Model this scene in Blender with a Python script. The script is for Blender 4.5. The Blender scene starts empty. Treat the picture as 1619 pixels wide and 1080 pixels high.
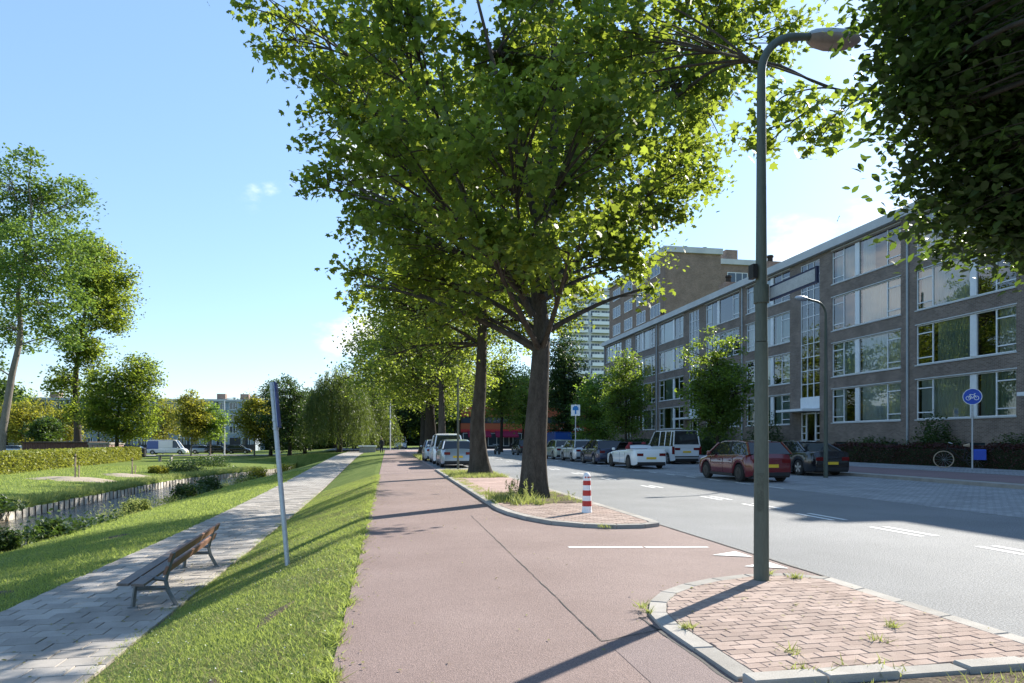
import bpy, math, random
import numpy as np
from mathutils import Vector, Matrix
random.seed(7); RNG = np.random.default_rng(7)
scene = bpy.context.scene; COL = scene.collection
R = math.radians
# ------------------------------------------------------------------ camera, sky, sun, exposure
YAW = math.atan(196.5/1079.0); CS, SN = math.cos(YAW), math.sin(YAW)
camd = bpy.data.cameras.new('camera'); cam = bpy.data.objects.new('camera', camd); COL.objects.link(cam)
cam.location = (0, 0, 1.5); cam.rotation_euler = (R(90), 0, -YAW)
camd.sensor_width = 36; camd.lens = 24; camd.shift_y = 155/1619; camd.clip_start = .05; camd.clip_end = 8000
scene.camera = cam
SUN_EL = R(31); SUN_AZ = math.atan2(.775, .632)          # azimuth from +Y towards +X
scene.view_settings.view_transform = 'Standard'; scene.view_settings.look = 'None'
scene.view_settings.gamma = 1; scene.view_settings.use_curve_mapping = False
scene.view_settings.exposure = 1.25
world = bpy.data.worlds.new('World'); scene.world = world; world.use_nodes = True
def cam_dir(px, py):
    r = (px-809.5)/1079.0; u = (695-py)/1079.0
    v = Vector((CS*r+SN, CS-SN*r, u)); return v.normalized()
def build_world():
    nt = world.node_tree; N = nt.nodes; L = nt.links; N.clear()
    out = N.new('ShaderNodeOutputWorld'); bg = N.new('ShaderNodeBackground'); L.new(bg.outputs[0], out.inputs[0])
    sky = N.new('ShaderNodeTexSky'); sky.sky_type = 'NISHITA'; sky.sun_disc = False
    sky.sun_elevation = SUN_EL; sky.sun_rotation = SUN_AZ; sky.air_density = 1.1; sky.dust_density = .25; sky.ozone_density = 2.4; sky.altitude = 0
    tc = N.new('ShaderNodeTexCoord')
    mp = N.new('ShaderNodeMapping'); mp.inputs['Scale'].default_value = (1, 1, 2.2); L.new(tc.outputs['Generated'], mp.inputs[0])
    nz = N.new('ShaderNodeTexNoise'); nz.inputs['Scale'].default_value = 4.5; nz.inputs['Detail'].default_value = 9; nz.inputs['Roughness'].default_value = .58
    L.new(mp.outputs[0], nz.inputs[0])
    acc = None
    # banks of cloud at fixed places in the sky: direction, inner and outer radius (as cosines), weight
    for (px, py, ra, w) in [(1375, 345, .11, 1), (1290, 385, .10, 1), (1450, 320, .11, 1), (1540, 300, .12, .9), (550, 545, .08, .75), (590, 520, .075, .75), (405, 306, .03, .42), (432, 302, .034, .5), (462, 299, .03, .42), (500, 530, .05, .5), (620, 560, .06, .7), (590, 255, .075, .85), (-500, 420, .3, .5), (3200, 500, .4, .5)]:
        d = cam_dir(px, py)
        dp = N.new('ShaderNodeVectorMath'); dp.operation = 'DISTANCE'; dp.inputs[1].default_value = d
        nv = N.new('ShaderNodeVectorMath'); nv.operation = 'NORMALIZE'; L.new(tc.outputs['Generated'], nv.inputs[0]); L.new(nv.outputs[0], dp.inputs[0])
        mr = N.new('ShaderNodeMapRange'); mr.interpolation_type = 'SMOOTHSTEP'
        mr.inputs['From Min'].default_value = ra; mr.inputs['From Max'].default_value = 0
        mr.inputs['To Min'].default_value = 0; mr.inputs['To Max'].default_value = w
        L.new(dp.outputs['Value'], mr.inputs['Value'])
        if acc is None: acc = mr.outputs[0]
        else:
            m = N.new('ShaderNodeMath'); m.operation = 'MAXIMUM'; L.new(acc, m.inputs[0]); L.new(mr.outputs[0], m.inputs[1]); acc = m.outputs[0]
    ad = N.new('ShaderNodeMath'); ad.operation = 'MULTIPLY_ADD'; ad.inputs[1].default_value = .46; nm = N.new('ShaderNodeMath'); nm.operation = 'MULTIPLY_ADD'; nm.inputs[1].default_value = 2.0; nm.inputs[2].default_value = -.5; L.new(nz.outputs[0], nm.inputs[0]); L.new(acc, ad.inputs[0]); L.new(nm.outputs[0], ad.inputs[2])
    gt = N.new('ShaderNodeMath'); gt.operation = 'MULTIPLY'; gs = N.new('ShaderNodeMapRange'); gs.inputs['From Max'].default_value = .25; L.new(acc, gs.inputs['Value'])
    cm = N.new('ShaderNodeMapRange'); cm.interpolation_type = 'SMOOTHSTEP'; cm.inputs['From Min'].default_value = .64; cm.inputs['From Max'].default_value = 1.0
    L.new(ad.outputs[0], cm.inputs['Value'])
    mx = N.new('ShaderNodeMix'); mx.data_type = 'RGBA'; L.new(cm.outputs[0], gt.inputs[0]); L.new(gs.outputs[0], gt.inputs[1]); L.new(gt.outputs[0], mx.inputs['Factor'])
    sm_ = N.new('ShaderNodeMix'); sm_.data_type = 'RGBA'; sm_.inputs['Factor'].default_value = .5; L.new(sky.outputs[0], sm_.inputs['A']); sm_.inputs['B'].default_value = (1.15, 2.05, 3.6, 1); L.new(sm_.outputs['Result'], mx.inputs['A']); mx.inputs['B'].default_value = (5.2, 5.4, 5.7, 1)
    L.new(mx.outputs['Result'], bg.inputs[0]); bg.inputs[1].default_value = .125
build_world()
sund = bpy.data.lights.new('sun', 'SUN'); sund.energy = 5.0; sund.angle = R(.55); sund.color = (1, .94, .84)
sun = bpy.data.objects.new('sun', sund); COL.objects.link(sun)
sdir = Vector((math.sin(SUN_AZ)*math.cos(SUN_EL), math.cos(SUN_AZ)*math.cos(SUN_EL), math.sin(SUN_EL)))
sun.rotation_euler = (-sdir).to_track_quat('-Z', 'Y').to_euler(); sun.location = (60, 50, 60)
scene.render.engine = 'CYCLES'
scene.cycles.use_denoising = True; scene.cycles.max_bounces = 8; scene.cycles.transparent_max_bounces = 12
scene.cycles.sample_clamp_indirect = 6

# ------------------------------------------------------------------ helpers
def at(px, py, Z):                       # a point seen at a pixel of the photograph, Z metres ahead
    xc = (px-809.5)/1079.0*Z
    return Vector((CS*xc+SN*Z, CS*Z-SN*xc, 1.5+(695-py)*Z/1079.0))
def tag(o, label=None, cat=None, group=None, kind=None):
    if label: o['label'] = label
    if cat: o['category'] = cat
    if group: o['group'] = group
    if kind: o['kind'] = kind
    return o
def thing(name, label, cat, loc=(0, 0, 0), rz=0, group=None):
    o = bpy.data.objects.new(name, None); o.empty_display_size = .2; COL.objects.link(o)
    o.location = loc; o.rotation_euler = (0, 0, rz); tag(o, label, cat, group); return o
def link(name, me, parent=None, mat=None):
    o = bpy.data.objects.new(name, me); COL.objects.link(o)
    if parent: o.parent = parent
    if mat: me.materials.append(mat)
    return o
def copy_tree(o, parent=None):
    c = o.copy(); COL.objects.link(c)
    if parent: c.parent = parent
    for ch in o.children: copy_tree(ch, c)
    return c
def place(src, loc, rz, label, first):
    c = src if first else copy_tree(src)
    c.location = loc; c.rotation_euler = (0, 0, rz); c['label'] = label
    return c
class MB:
    def __init__(s): s.v = []; s.f = []
    def add(s, vs, fs):
        b = len(s.v); s.v += [tuple(v) for v in vs]; s.f += [tuple(i+b for i in f) for f in fs]; return s
    def box(s, x0, x1, y0, y1, z0, z1, M=None):
        vs = [(x, y, z) for z in (z0, z1) for (x, y) in ((x0, y0), (x1, y0), (x1, y1), (x0, y1))]
        if M is not None: vs = [tuple(M @ Vector(v)) for v in vs]
        return s.add(vs, [(3, 2, 1, 0), (4, 5, 6, 7), (0, 1, 5, 4), (1, 2, 6, 5), (2, 3, 7, 6), (3, 0, 4, 7)])
    def bbox(s, x0, x1, y0, y1, z0, z1, b=.004):     # box with chamfered top edges
        vs = [(x0, y0, z0), (x1, y0, z0), (x1, y1, z0), (x0, y1, z0), (x0, y0, z1-b), (x1, y0, z1-b), (x1, y1, z1-b), (x0, y1, z1-b), (x0+b, y0+b, z1), (x1-b, y0+b, z1), (x1-b, y1-b, z1), (x0+b, y1-b, z1)]
        return s.add(vs, [(0, 1, 5, 4), (1, 2, 6, 5), (2, 3, 7, 6), (3, 0, 4, 7), (4, 5, 9, 8), (5, 6, 10, 9), (6, 7, 11, 10), (7, 4, 8, 11), (8, 9, 10, 11)])
    def prism(s, poly, z0, z1, b=0):
        n = len(poly); cx = sum(p[0] for p in poly)/n; cy = sum(p[1] for p in poly)/n
        if b:
            top = []
            for (x, y) in poly:
                d = math.hypot(x-cx, y-cy) or 1; k = max(0, 1-b/d); top.append((cx+(x-cx)*k, cy+(y-cy)*k))
            vs = [(x, y, z0) for x, y in poly]+[(x, y, z1-b) for x, y in poly]+[(x, y, z1) for x, y in top]
            fs = [(i, (i+1) % n, n+(i+1) % n, n+i) for i in range(n)]+[(n+i, n+(i+1) % n, 2*n+(i+1) % n, 2*n+i) for i in range(n)]+[tuple(range(2*n, 3*n))]
        else:
            vs = [(x, y, z0) for x, y in poly]+[(x, y, z1) for x, y in poly]
            fs = [(i, (i+1) % n, n+(i+1) % n, n+i) for i in range(n)]+[tuple(range(n, 2*n)), tuple(range(n-1, -1, -1))]
        return s.add(vs, fs)
    def tube(s, pts, rad, n=8, cap=True):
        pts = [Vector(p) for p in pts]; rad = rad if hasattr(rad, '__len__') else [rad]*len(pts)
        b = len(s.v); prev = None
        for i, p in enumerate(pts):
            d = (pts[min(i+1, len(pts)-1)]-pts[max(i-1, 0)])
            d = d.normalized() if d.length > 1e-9 else Vector((0, 0, 1))
            if prev is None:
                a = Vector((1, 0, 0)) if abs(d.x) < .8 else Vector((0, 1, 0))
                u = d.cross(a).normalized()
            else:
                u = (prev-d*prev.dot(d)); u = u.normalized() if u.length > 1e-6 else d.orthogonal().normalized()
            prev = u; w = d.cross(u)
            for k in range(n):
                t = 2*math.pi*k/n; q = p+(u*math.cos(t)+w*math.sin(t))*rad[i]; s.v.append((q.x, q.y, q.z))
        for i in range(len(pts)-1):
            for k in range(n):
                a = b+i*n+k; c = b+i*n+(k+1) % n; s.f.append((a, c, c+n, a+n))
        if cap:
            s.f.append(tuple(b+k for k in range(n-1, -1, -1))); s.f.append(tuple(b+(len(pts)-1)*n+k for k in range(n)))
        return s
    def lathe(s, prof, n=16, c=(0, 0, 0)):            # prof: (radius, z)
        b = len(s.v)
        for r, z in prof:
            for k in range(n):
                t = 2*math.pi*k/n; s.v.append((c[0]+r*math.cos(t), c[1]+r*math.sin(t), c[2]+z))
        for i in range(len(prof)-1):
            for k in range(n):
                a = b+i*n+k; d = b+i*n+(k+1) % n; s.f.append((a, d, d+n, a+n))
        s.f.append(tuple(b+k for k in range(n-1, -1, -1))); s.f.append(tuple(b+(len(prof)-1)*n+k for k in range(n)))
        return s
    def mesh(s, name, off=None, smooth=False, sharp=40):
        me = bpy.data.meshes.new(name)
        vs = s.v if off is None else [(x-off[0], y-off[1], z-off[2]) for x, y, z in s.v]
        me.from_pydata(vs, [], s.f)
        if smooth:
            me.polygons.foreach_set('use_smooth', [True]*len(me.polygons)); me.set_sharp_from_angle(angle=R(sharp))
        me.update(); return me
    def build(s, name, mat=None, parent=None, off=None, smooth=False, sharp=40):
        if off is None and parent is not None and parent.get('_world'): off = parent.location
        return link(name, s.mesh(name, off, smooth, sharp), parent, mat)
def np_mesh(name, V, F, rnd=None):                    # V (n,3), F (m,k), all faces alike; rnd: one value per vertex
    me = bpy.data.meshes.new(name); n = len(V); m, k = F.shape
    me.vertices.add(n); me.vertices.foreach_set('co', V.astype(np.float32).ravel())
    me.loops.add(m*k); me.loops.foreach_set('vertex_index', F.astype(np.int32).ravel())
    me.polygons.add(m); me.polygons.foreach_set('loop_start', np.arange(0, m*k, k, dtype=np.int32))
    try: me.polygons.foreach_set('loop_total', np.full(m, k, dtype=np.int32))
    except Exception: pass
    if rnd is not None:
        a = me.attributes.new('rnd', 'FLOAT', 'POINT'); a.data.foreach_set('value', rnd.astype(np.float32))
    me.update(calc_edges=True); return me
def wthing(*a, **k):                                  # a thing whose parts are given in world coordinates
    o = thing(*a, **k); o['_world'] = 1; return o

# ------------------------------------------------------------------ materials
def mat_base(name):
    m = bpy.data.materials.new(name); m.use_nodes = True; nt = m.node_tree
    return m, nt, nt.nodes, nt.links, nt.nodes['Principled BSDF']
def M(name, c1, c2=None, scale=4, rough=.8, bump=0, bscale=60, metal=0, spec=.35, rnd=0, speck=0, spscale=300, coat=0, space='pos', stretch=None, contrast=.25):
    m, nt, N, L, B = mat_base(name)
    B.inputs['Roughness'].default_value = rough; B.inputs['Metallic'].default_value = metal; B.inputs['Specular IOR Level'].default_value = spec
    if coat: B.inputs['Coat Weight'].default_value = coat; B.inputs['Coat Roughness'].default_value = .04
    if space == 'pos': src = N.new('ShaderNodeNewGeometry').outputs['Position']
    else: src = N.new('ShaderNodeTexCoord').outputs['Object']
    if stretch:
        mp = N.new('ShaderNodeMapping'); mp.inputs['Scale'].default_value = stretch; L.new(src, mp.inputs[0]); src = mp.outputs[0]
    col = None
    if c2 is not None:
        nz = N.new('ShaderNodeTexNoise'); nz.inputs['Scale'].default_value = scale; nz.inputs['Detail'].default_value = 6; nz.inputs['Roughness'].default_value = .6; L.new(src, nz.inputs[0])
        mr = N.new('ShaderNodeMapRange'); mr.inputs['From Min'].default_value = .5-contrast; mr.inputs['From Max'].default_value = .5+contrast; L.new(nz.outputs[0], mr.inputs[0])
        mx = N.new('ShaderNodeMix'); mx.data_type = 'RGBA'; mx.inputs['A'].default_value = (*c1, 1); mx.inputs['B'].default_value = (*c2, 1); L.new(mr.outputs[0], mx.inputs['Factor']); col = mx.outputs['Result']
    if speck:
        n2 = N.new('ShaderNodeTexNoise'); n2.inputs['Scale'].default_value = spscale; n2.inputs['Detail'].default_value = 2; L.new(src, n2.inputs[0])
        m2 = N.new('ShaderNodeMapRange'); m2.inputs['From Min'].default_value = .3; m2.inputs['From Max'].default_value = .7; m2.inputs['To Min'].default_value = 1-speck; m2.inputs['To Max'].default_value = 1+speck; L.new(n2.outputs[0], m2.inputs[0])
        v = N.new('ShaderNodeVectorMath'); v.operation = 'SCALE'
        if col: L.new(col, v.inputs[0])
        else: v.inputs[0].default_value = c1
        L.new(m2.outputs[0], v.inputs['Scale']); col = v.outputs[0]
    if rnd:
        at_ = N.new('ShaderNodeAttribute'); at_.attribute_name = 'rnd'; oi = N.new('ShaderNodeObjectInfo')
        ad = N.new('ShaderNodeMath'); ad.operation = 'ADD'; L.new(at_.outputs['Fac'], ad.inputs[0]); L.new(oi.outputs['Random'], ad.inputs[1])
        fr = N.new('ShaderNodeMath'); fr.operation = 'FRACT'; L.new(ad.outputs[0], fr.inputs[0])
        m3 = N.new('ShaderNodeMapRange'); m3.inputs['To Min'].default_value = 1-rnd; m3.inputs['To Max'].default_value = 1+rnd; L.new(fr.outputs[0], m3.inputs[0])
        v = N.new('ShaderNodeVectorMath'); v.operation = 'SCALE'
        if col: L.new(col, v.inputs[0])
        else: v.inputs[0].default_value = c1
        L.new(m3.outputs[0], v.inputs['Scale']); col = v.outputs[0]
    if col: L.new(col, B.inputs['Base Color'])
    else: B.inputs['Base Color'].default_value = (*c1, 1)
    if bump:
        nb = N.new('ShaderNodeTexNoise'); nb.inputs['Scale'].default_value = bscale; nb.inputs['Detail'].default_value = 4; L.new(src, nb.inputs[0])
        bp = N.new('ShaderNodeBump'); bp.inputs['Strength'].default_value = min(bump, 1); bp.inputs['Distance'].default_value = .02*max(1, bump); L.new(nb.outputs[0], bp.inputs['Height']); L.new(bp.outputs[0], B.inputs['Normal'])
    return m
def leafmat(name, c1, c2, trans=(.25, .4, .05), tw=.45, rough=.5):
    m, nt, N, L, B = mat_base(name)
    a = N.new('ShaderNodeAttribute'); a.attribute_name = 'rnd'; oi = N.new('ShaderNodeObjectInfo')
    ad = N.new('ShaderNodeMath'); ad.operation = 'ADD'; L.new(a.outputs['Fac'], ad.inputs[0]); L.new(oi.outputs['Random'], ad.inputs[1])
    fr = N.new('ShaderNodeMath'); fr.operation = 'FRACT'; L.new(ad.outputs[0], fr.inputs[0])
    mx = N.new('ShaderNodeMix'); mx.data_type = 'RGBA'; mx.inputs['A'].default_value = (*c1, 1); mx.inputs['B'].default_value = (*c2, 1); L.new(fr.outputs[0], mx.inputs['Factor'])
    L.new(mx.outputs['Result'], B.inputs['Base Color']); B.inputs['Roughness'].default_value = rough; B.inputs['Specular IOR Level'].default_value = .3
    t = N.new('ShaderNodeBsdfTranslucent')
    v = N.new('ShaderNodeMix'); v.data_type = 'RGBA'; v.inputs['A'].default_value = (*[x*.75 for x in trans], 1); v.inputs['B'].default_value = (*trans, 1); L.new(fr.outputs[0], v.inputs['Factor']); L.new(v.outputs['Result'], t.inputs[0])
    ms = N.new('ShaderNodeMixShader'); ms.inputs[0].default_value = tw; L.new(B.outputs[0], ms.inputs[1]); L.new(t.outputs[0], ms.inputs[2])
    L.new(ms.outputs[0], N['Material Output'].inputs[0]); return m
def glassmat(name, tint=(.6, .7, .7), rough=.02, fac=.9, ior=1.55, dark=None):
    m, nt, N, L, B = mat_base(name); N.remove(B)
    gl = N.new('ShaderNodeBsdfGlossy'); gl.inputs['Roughness'].default_value = rough; gl.inputs['Color'].default_value = (fac, fac, fac, 1)
    if dark is None: tr = N.new('ShaderNodeBsdfTransparent'); tr.inputs[0].default_value = (*tint, 1)
    else: tr = N.new('ShaderNodeBsdfDiffuse'); tr.inputs[0].default_value = (*dark, 1)
    fn = N.new('ShaderNodeFresnel'); fn.inputs[0].default_value = ior
    ms = N.new('ShaderNodeMixShader'); L.new(fn.outputs[0], ms.inputs[0]); L.new(tr.outputs[0], ms.inputs[1]); L.new(gl.outputs[0], ms.inputs[2]); L.new(ms.outputs[0], N['Material Output'].inputs[0])
    return m
def brickmat(name, c1, c2, mortar, bw=.21, bh=.062, axis='yz', msize=.01, rough=.85, off=.5, bump=.4, big=.25):
    m, nt, N, L, B = mat_base(name); B.inputs['Roughness'].default_value = rough; B.inputs['Specular IOR Level'].default_value = .25
    g = N.new('ShaderNodeNewGeometry'); sp = N.new('ShaderNodeSeparateXYZ'); L.new(g.outputs['Position'], sp.inputs[0])
    cb = N.new('ShaderNodeCombineXYZ'); ax = {'x': 0, 'y': 1, 'z': 2}
    if axis == 'wall':                                # runs along whichever of x or y the wall follows
        s = N.new('ShaderNodeMath'); s.operation = 'ADD'; L.new(sp.outputs[0], s.inputs[0]); L.new(sp.outputs[1], s.inputs[1]); L.new(s.outputs[0], cb.inputs[0]); L.new(sp.outputs[2], cb.inputs[1])
    else: L.new(sp.outputs[ax[axis[0]]], cb.inputs[0]); L.new(sp.outputs[ax[axis[1]]], cb.inputs[1])
    bt = N.new('ShaderNodeTexBrick'); L.new(cb.outputs[0], bt.inputs['Vector']); bt.offset = off
    bt.inputs['Scale'].default_value = 1; bt.inputs['Brick Width'].default_value = bw; bt.inputs['Row Height'].default_value = bh; bt.inputs['Mortar Size'].default_value = msize
    bt.inputs['Color1'].default_value = (*c1, 1); bt.inputs['Color2'].default_value = (*c2, 1); bt.inputs['Mortar'].default_value = (*mortar, 1); bt.inputs['Bias'].default_value = -.1
    nz = N.new('ShaderNodeTexNoise'); nz.inputs['Scale'].default_value = .9; nz.inputs['Detail'].default_value = 5; L.new(g.outputs['Position'], nz.inputs[0])
    mr = N.new('ShaderNodeMapRange'); mr.inputs['From Min'].default_value = .3; mr.inputs['From Max'].default_value = .7; mr.inputs['To Min'].default_value = 1-big; mr.inputs['To Max'].default_value = 1+big; L.new(nz.outputs[0], mr.inputs[0])
    v = N.new('ShaderNodeVectorMath'); v.operation = 'SCALE'; L.new(bt.outputs['Color'], v.inputs[0]); L.new(mr.outputs[0], v.inputs['Scale']); L.new(v.outputs[0], B.inputs['Base Color'])
    bp = N.new('ShaderNodeBump'); bp.inputs['Strength'].default_value = bump; bp.inputs['Distance'].default_value = .01; bp.invert = True; L.new(bt.outputs['Fac'], bp.inputs['Height']); L.new(bp.outputs[0], B.inputs['Normal'])
    return m
def barkmat(name, c1, c2):
    m = M(name, c1, c2, scale=7, rough=.95, bump=1.0, bscale=14, spec=.1, stretch=(1, 1, .28), speck=.25, spscale=60); return m
MT = {}
MT['red_asphalt'] = M('red_asphalt', (.19, .134, .118), (.265, .198, .178), scale=.5, rough=.85, bump=.5, bscale=130, speck=.3, spscale=110, spec=.3, contrast=.25)
MT['asphalt'] = M('asphalt', (.17, .175, .178), (.23, .235, .238), scale=.45, rough=.85, bump=.7, bscale=80, speck=.5, spscale=60, spec=.3, contrast=.22)
MT['old_asphalt'] = M('old_asphalt', (.2, .19, .19), (.27, .26, .26), scale=.6, rough=.95, bump=.3, bscale=150, speck=.2, spscale=150)
MT['tar'] = M('tar', (.03, .03, .03), (.06, .055, .05), scale=20, rough=.8)
MT['grassland'] = M('grassland', (.085, .135, .028), (.18, .21, .06), scale=1.4, rough=.95, bump=.8, bscale=30, speck=.45, spscale=40, spec=.05)
MT['grass_blade'] = leafmat('grass_blade', (.115, .16, .04), (.22, .245, .085), (.5, .6, .13), .5, .6)
MT['dry_blade'] = leafmat('dry_blade', (.2, .2, .07), (.28, .25, .12), (.4, .38, .14), .35, .7)
MT['weed'] = leafmat('weed', (.12, .17, .04), (.24, .27, .09), (.45, .5, .14), .45, .6)
MT['flower'] = M('flower', (.7, .7, .62), rough=.8)
MT['soil'] = M('soil', (.07, .055, .04), (.16, .13, .1), scale=6, rough=1, bump=.8, bscale=25, speck=.4, spscale=60, spec=.05)
MT['sand'] = M('sand', (.3, .24, .18), (.38, .32, .24), scale=3, rough=1, bump=.5, speck=.2, spscale=60)
MT['tile'] = M('tile', (.28, .255, .225), (.40, .365, .325), scale=2.2, rough=.93, bump=.3, bscale=90, speck=.2, spscale=180, rnd=.2, spec=.15)
MT['tile_far'] = brickmat('tile_far', (.29, .265, .235), (.39, .36, .32), (.15, .14, .11), .3, .3, 'xy', .012, .93, .5, .3, .15)
MT['brick'] = M('brick', (.29, .215, .18), (.40, .315, .27), scale=3, rough=.93, bump=.35, bscale=120, speck=.25, spscale=230, rnd=.17, spec=.15)
MT['brick_far'] = brickmat('brick_far', (.36, .25, .22), (.46, .33, .3), (.16, .12, .1), .2, .1, 'xy', .008, .93, .5, .3, .15)
MT['joint'] = M('joint', (.17, .145, .12), (.26, .22, .18), scale=12, rough=1, speck=.4, spscale=200)
MT['kerb'] = M('kerb', (.28, .262, .235), (.40, .375, .34), scale=3.5, rough=.93, bump=.3, bscale=90, speck=.2, spscale=200, rnd=.14, spec=.15)
MT['grey_paver'] = brickmat('grey_paver', (.27, .275, .28), (.36, .36, .36), (.13, .13, .13), .21, .105, 'xy', .008, .93, .5, .3, .15)
MT['paint'] = M('paint', (.62, .62, .6), (.8, .8, .78), scale=9, rough=.85, speck=.18, spscale=150, contrast=.35)
MT['water'] = None
MT['post_green'] = M('post_green', (.06, .075, .06), (.095, .112, .09), scale=3, rough=.55, bump=.1, bscale=30, stretch=(1, 1, .2), spec=.4, speck=.12, spscale=60)
MT['galv'] = M('galv', (.36, .38, .40), (.5, .52, .54), scale=14, rough=.5, metal=.55, bump=.05)
MT['grey_post'] = M('grey_post', (.30, .33, .35), (.42, .45, .46), scale=9, rough=.55, metal=.3, speck=.15, spscale=90)
MT['sign_blue'] = M('sign_blue', (.012, .06, .38), (.015, .075, .48), scale=5, rough=.4)
MT['sign_dark_blue'] = M('sign_dark_blue', (.02, .06, .2), (.03, .08, .26), scale=5, rough=.45)
MT['white'] = M('white', (.74, .75, .76), (.82, .83, .83), scale=6, rough=.5)
MT['frame_white'] = M('frame_white', (.66, .68, .70), (.78, .80, .80), scale=3, rough=.5)
MT['fascia'] = M('fascia', (.42, .43, .43), (.56, .57, .56), scale=.6, rough=.7, speck=.1, spscale=20)
MT['black'] = M('black', (.015, .015, .016), rough=.6)
MT['rubber'] = M('rubber', (.02, .02, .02), (.035, .034, .033), scale=20, rough=.85)
MT['lens'] = M('lens', (.20, .15, .13), (.27, .2, .17), scale=20, rough=.25, spec=.6)
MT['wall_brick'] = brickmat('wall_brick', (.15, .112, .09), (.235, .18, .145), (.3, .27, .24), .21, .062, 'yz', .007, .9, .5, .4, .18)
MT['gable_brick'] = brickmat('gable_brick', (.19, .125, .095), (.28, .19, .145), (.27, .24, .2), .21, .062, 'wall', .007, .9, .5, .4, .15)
MT['pier_brick'] = brickmat('pier_brick', (.10, .08, .075), (.15, .12, .11), (.2, .19, .18), .21, .062, 'yz', .007, .9, .5, .4, .15)
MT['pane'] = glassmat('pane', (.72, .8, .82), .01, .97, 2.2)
MT['far_pane'] = glassmat('far_pane', rough=.05, dark=(.05, .07, .09), ior=1.7)
MT['car_glass'] = glassmat('car_glass', rough=.02, dark=(.018, .022, .024), ior=1.6)
MT['curtain'] = M('curtain', (.72, .77, .79), (.82, .85, .86), scale=2, rough=.9)
MT['curtain_teal'] = M('curtain_teal', (.42, .54, .56), (.54, .63, .63), scale=2, rough=.9)
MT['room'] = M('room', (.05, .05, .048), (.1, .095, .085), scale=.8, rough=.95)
MT['wood_side'] = M('wood_side', (.17, .085, .055), (.28, .155, .105), scale=9, rough=.65, bump=.2, bscale=50, stretch=(1, .12, 1), spec=.3)
MT['wood_top'] = M('wood_top', (.10, .085, .08), (.2, .16, .14), scale=9, rough=.6, bump=.2, bscale=50, stretch=(1, .12, 1), spec=.3)
MT['stake'] = M('stake', (.34, .25, .17), (.45, .36, .26), scale=6, rough=.9, stretch=(1, 1, .2))
MT['revet'] = M('revet', (.42, .38, .33), (.58, .54, .47), scale=3, rough=.9, rnd=.16, bump=.3, bscale=30)
MT['dark_wood'] = M('dark_wood', (.06, .045, .035), (.11, .08, .06), scale=6, rough=.9, stretch=(1, 1, .2))
MT['bark'] = barkmat('bark', (.04, .034, .028), (.105, .09, .075))
MT['bark_dark'] = barkmat('bark_dark', (.028, .024, .02), (.06, .052, .043))
MT['bark_pale'] = barkmat('bark_pale', (.13, .112, .098), (.24, .21, .185))
MT['leaf_main'] = leafmat('leaf_main', (.026, .058, .012), (.052, .092, .018), (.42, .53, .055), .45)
MT['leaf_main2'] = leafmat('leaf_main2', (.03, .068, .014), (.062, .105, .02), (.44, .54, .065), .45)
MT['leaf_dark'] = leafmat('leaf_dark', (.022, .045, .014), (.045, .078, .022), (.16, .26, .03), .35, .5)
MT['leaf_bush'] = leafmat('leaf_bush', (.02, .045, .014), (.045, .08, .02), (.12, .2, .03), .3)
MT['leaf_fresh'] = leafmat('leaf_fresh', (.05, .11, .02), (.09, .16, .035), (.32, .48, .05), .45)
MT['leaf_street'] = leafmat('leaf_street', (.025, .06, .012), (.05, .095, .02), (.36, .5, .05), .42)
MT['leaf_grey'] = leafmat('leaf_grey', (.05, .105, .025), (.10, .16, .045), (.28, .42, .06), .38)
MT['leaf_yellow'] = leafmat('leaf_yellow', (.11, .14, .02), (.19, .19, .03), (.5, .48, .05), .45)
MT['leaf_willow'] = leafmat('leaf_willow', (.03, .055, .014), (.07, .1, .025), (.24, .32, .05), .32)
MT['leaf_hedge'] = leafmat('leaf_hedge', (.13, .18, .03), (.28, .28, .06), (.42, .44, .06), .4)
MT['leaf_red'] = leafmat('leaf_red', (.05, .02, .018), (.085, .035, .028), (.12, .04, .03), .25)
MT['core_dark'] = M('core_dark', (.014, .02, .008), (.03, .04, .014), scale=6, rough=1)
def plain(n, c, **k): MT[n] = M(n, c, **k); return MT[n]
def watermat():
    m, nt, N, L, B = mat_base('water'); B.inputs['Base Color'].default_value = (.03, .04, .035, 1); B.inputs['Roughness'].default_value = .04; B.inputs['IOR'].default_value = 1.33; B.inputs['Specular IOR Level'].default_value = .6
    g = N.new('ShaderNodeNewGeometry'); mp = N.new('ShaderNodeMapping'); mp.inputs['Scale'].default_value = (1, .55, 1); mp.inputs['Rotation'].default_value = (0, 0, .4); L.new(g.outputs['Position'], mp.inputs[0])
    a = N.new('ShaderNodeTexNoise'); a.inputs['Scale'].default_value = 3.2; a.inputs['Detail'].default_value = 5; a.inputs['Roughness'].default_value = .6; L.new(mp.outputs[0], a.inputs[0])
    bp = N.new('ShaderNodeBump'); bp.inputs['Strength'].default_value = .9; bp.inputs['Distance'].default_value = .3; L.new(a.outputs[0], bp.inputs['Height']); L.new(bp.outputs[0], B.inputs['Normal']); return m
MT['water'] = watermat()

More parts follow.
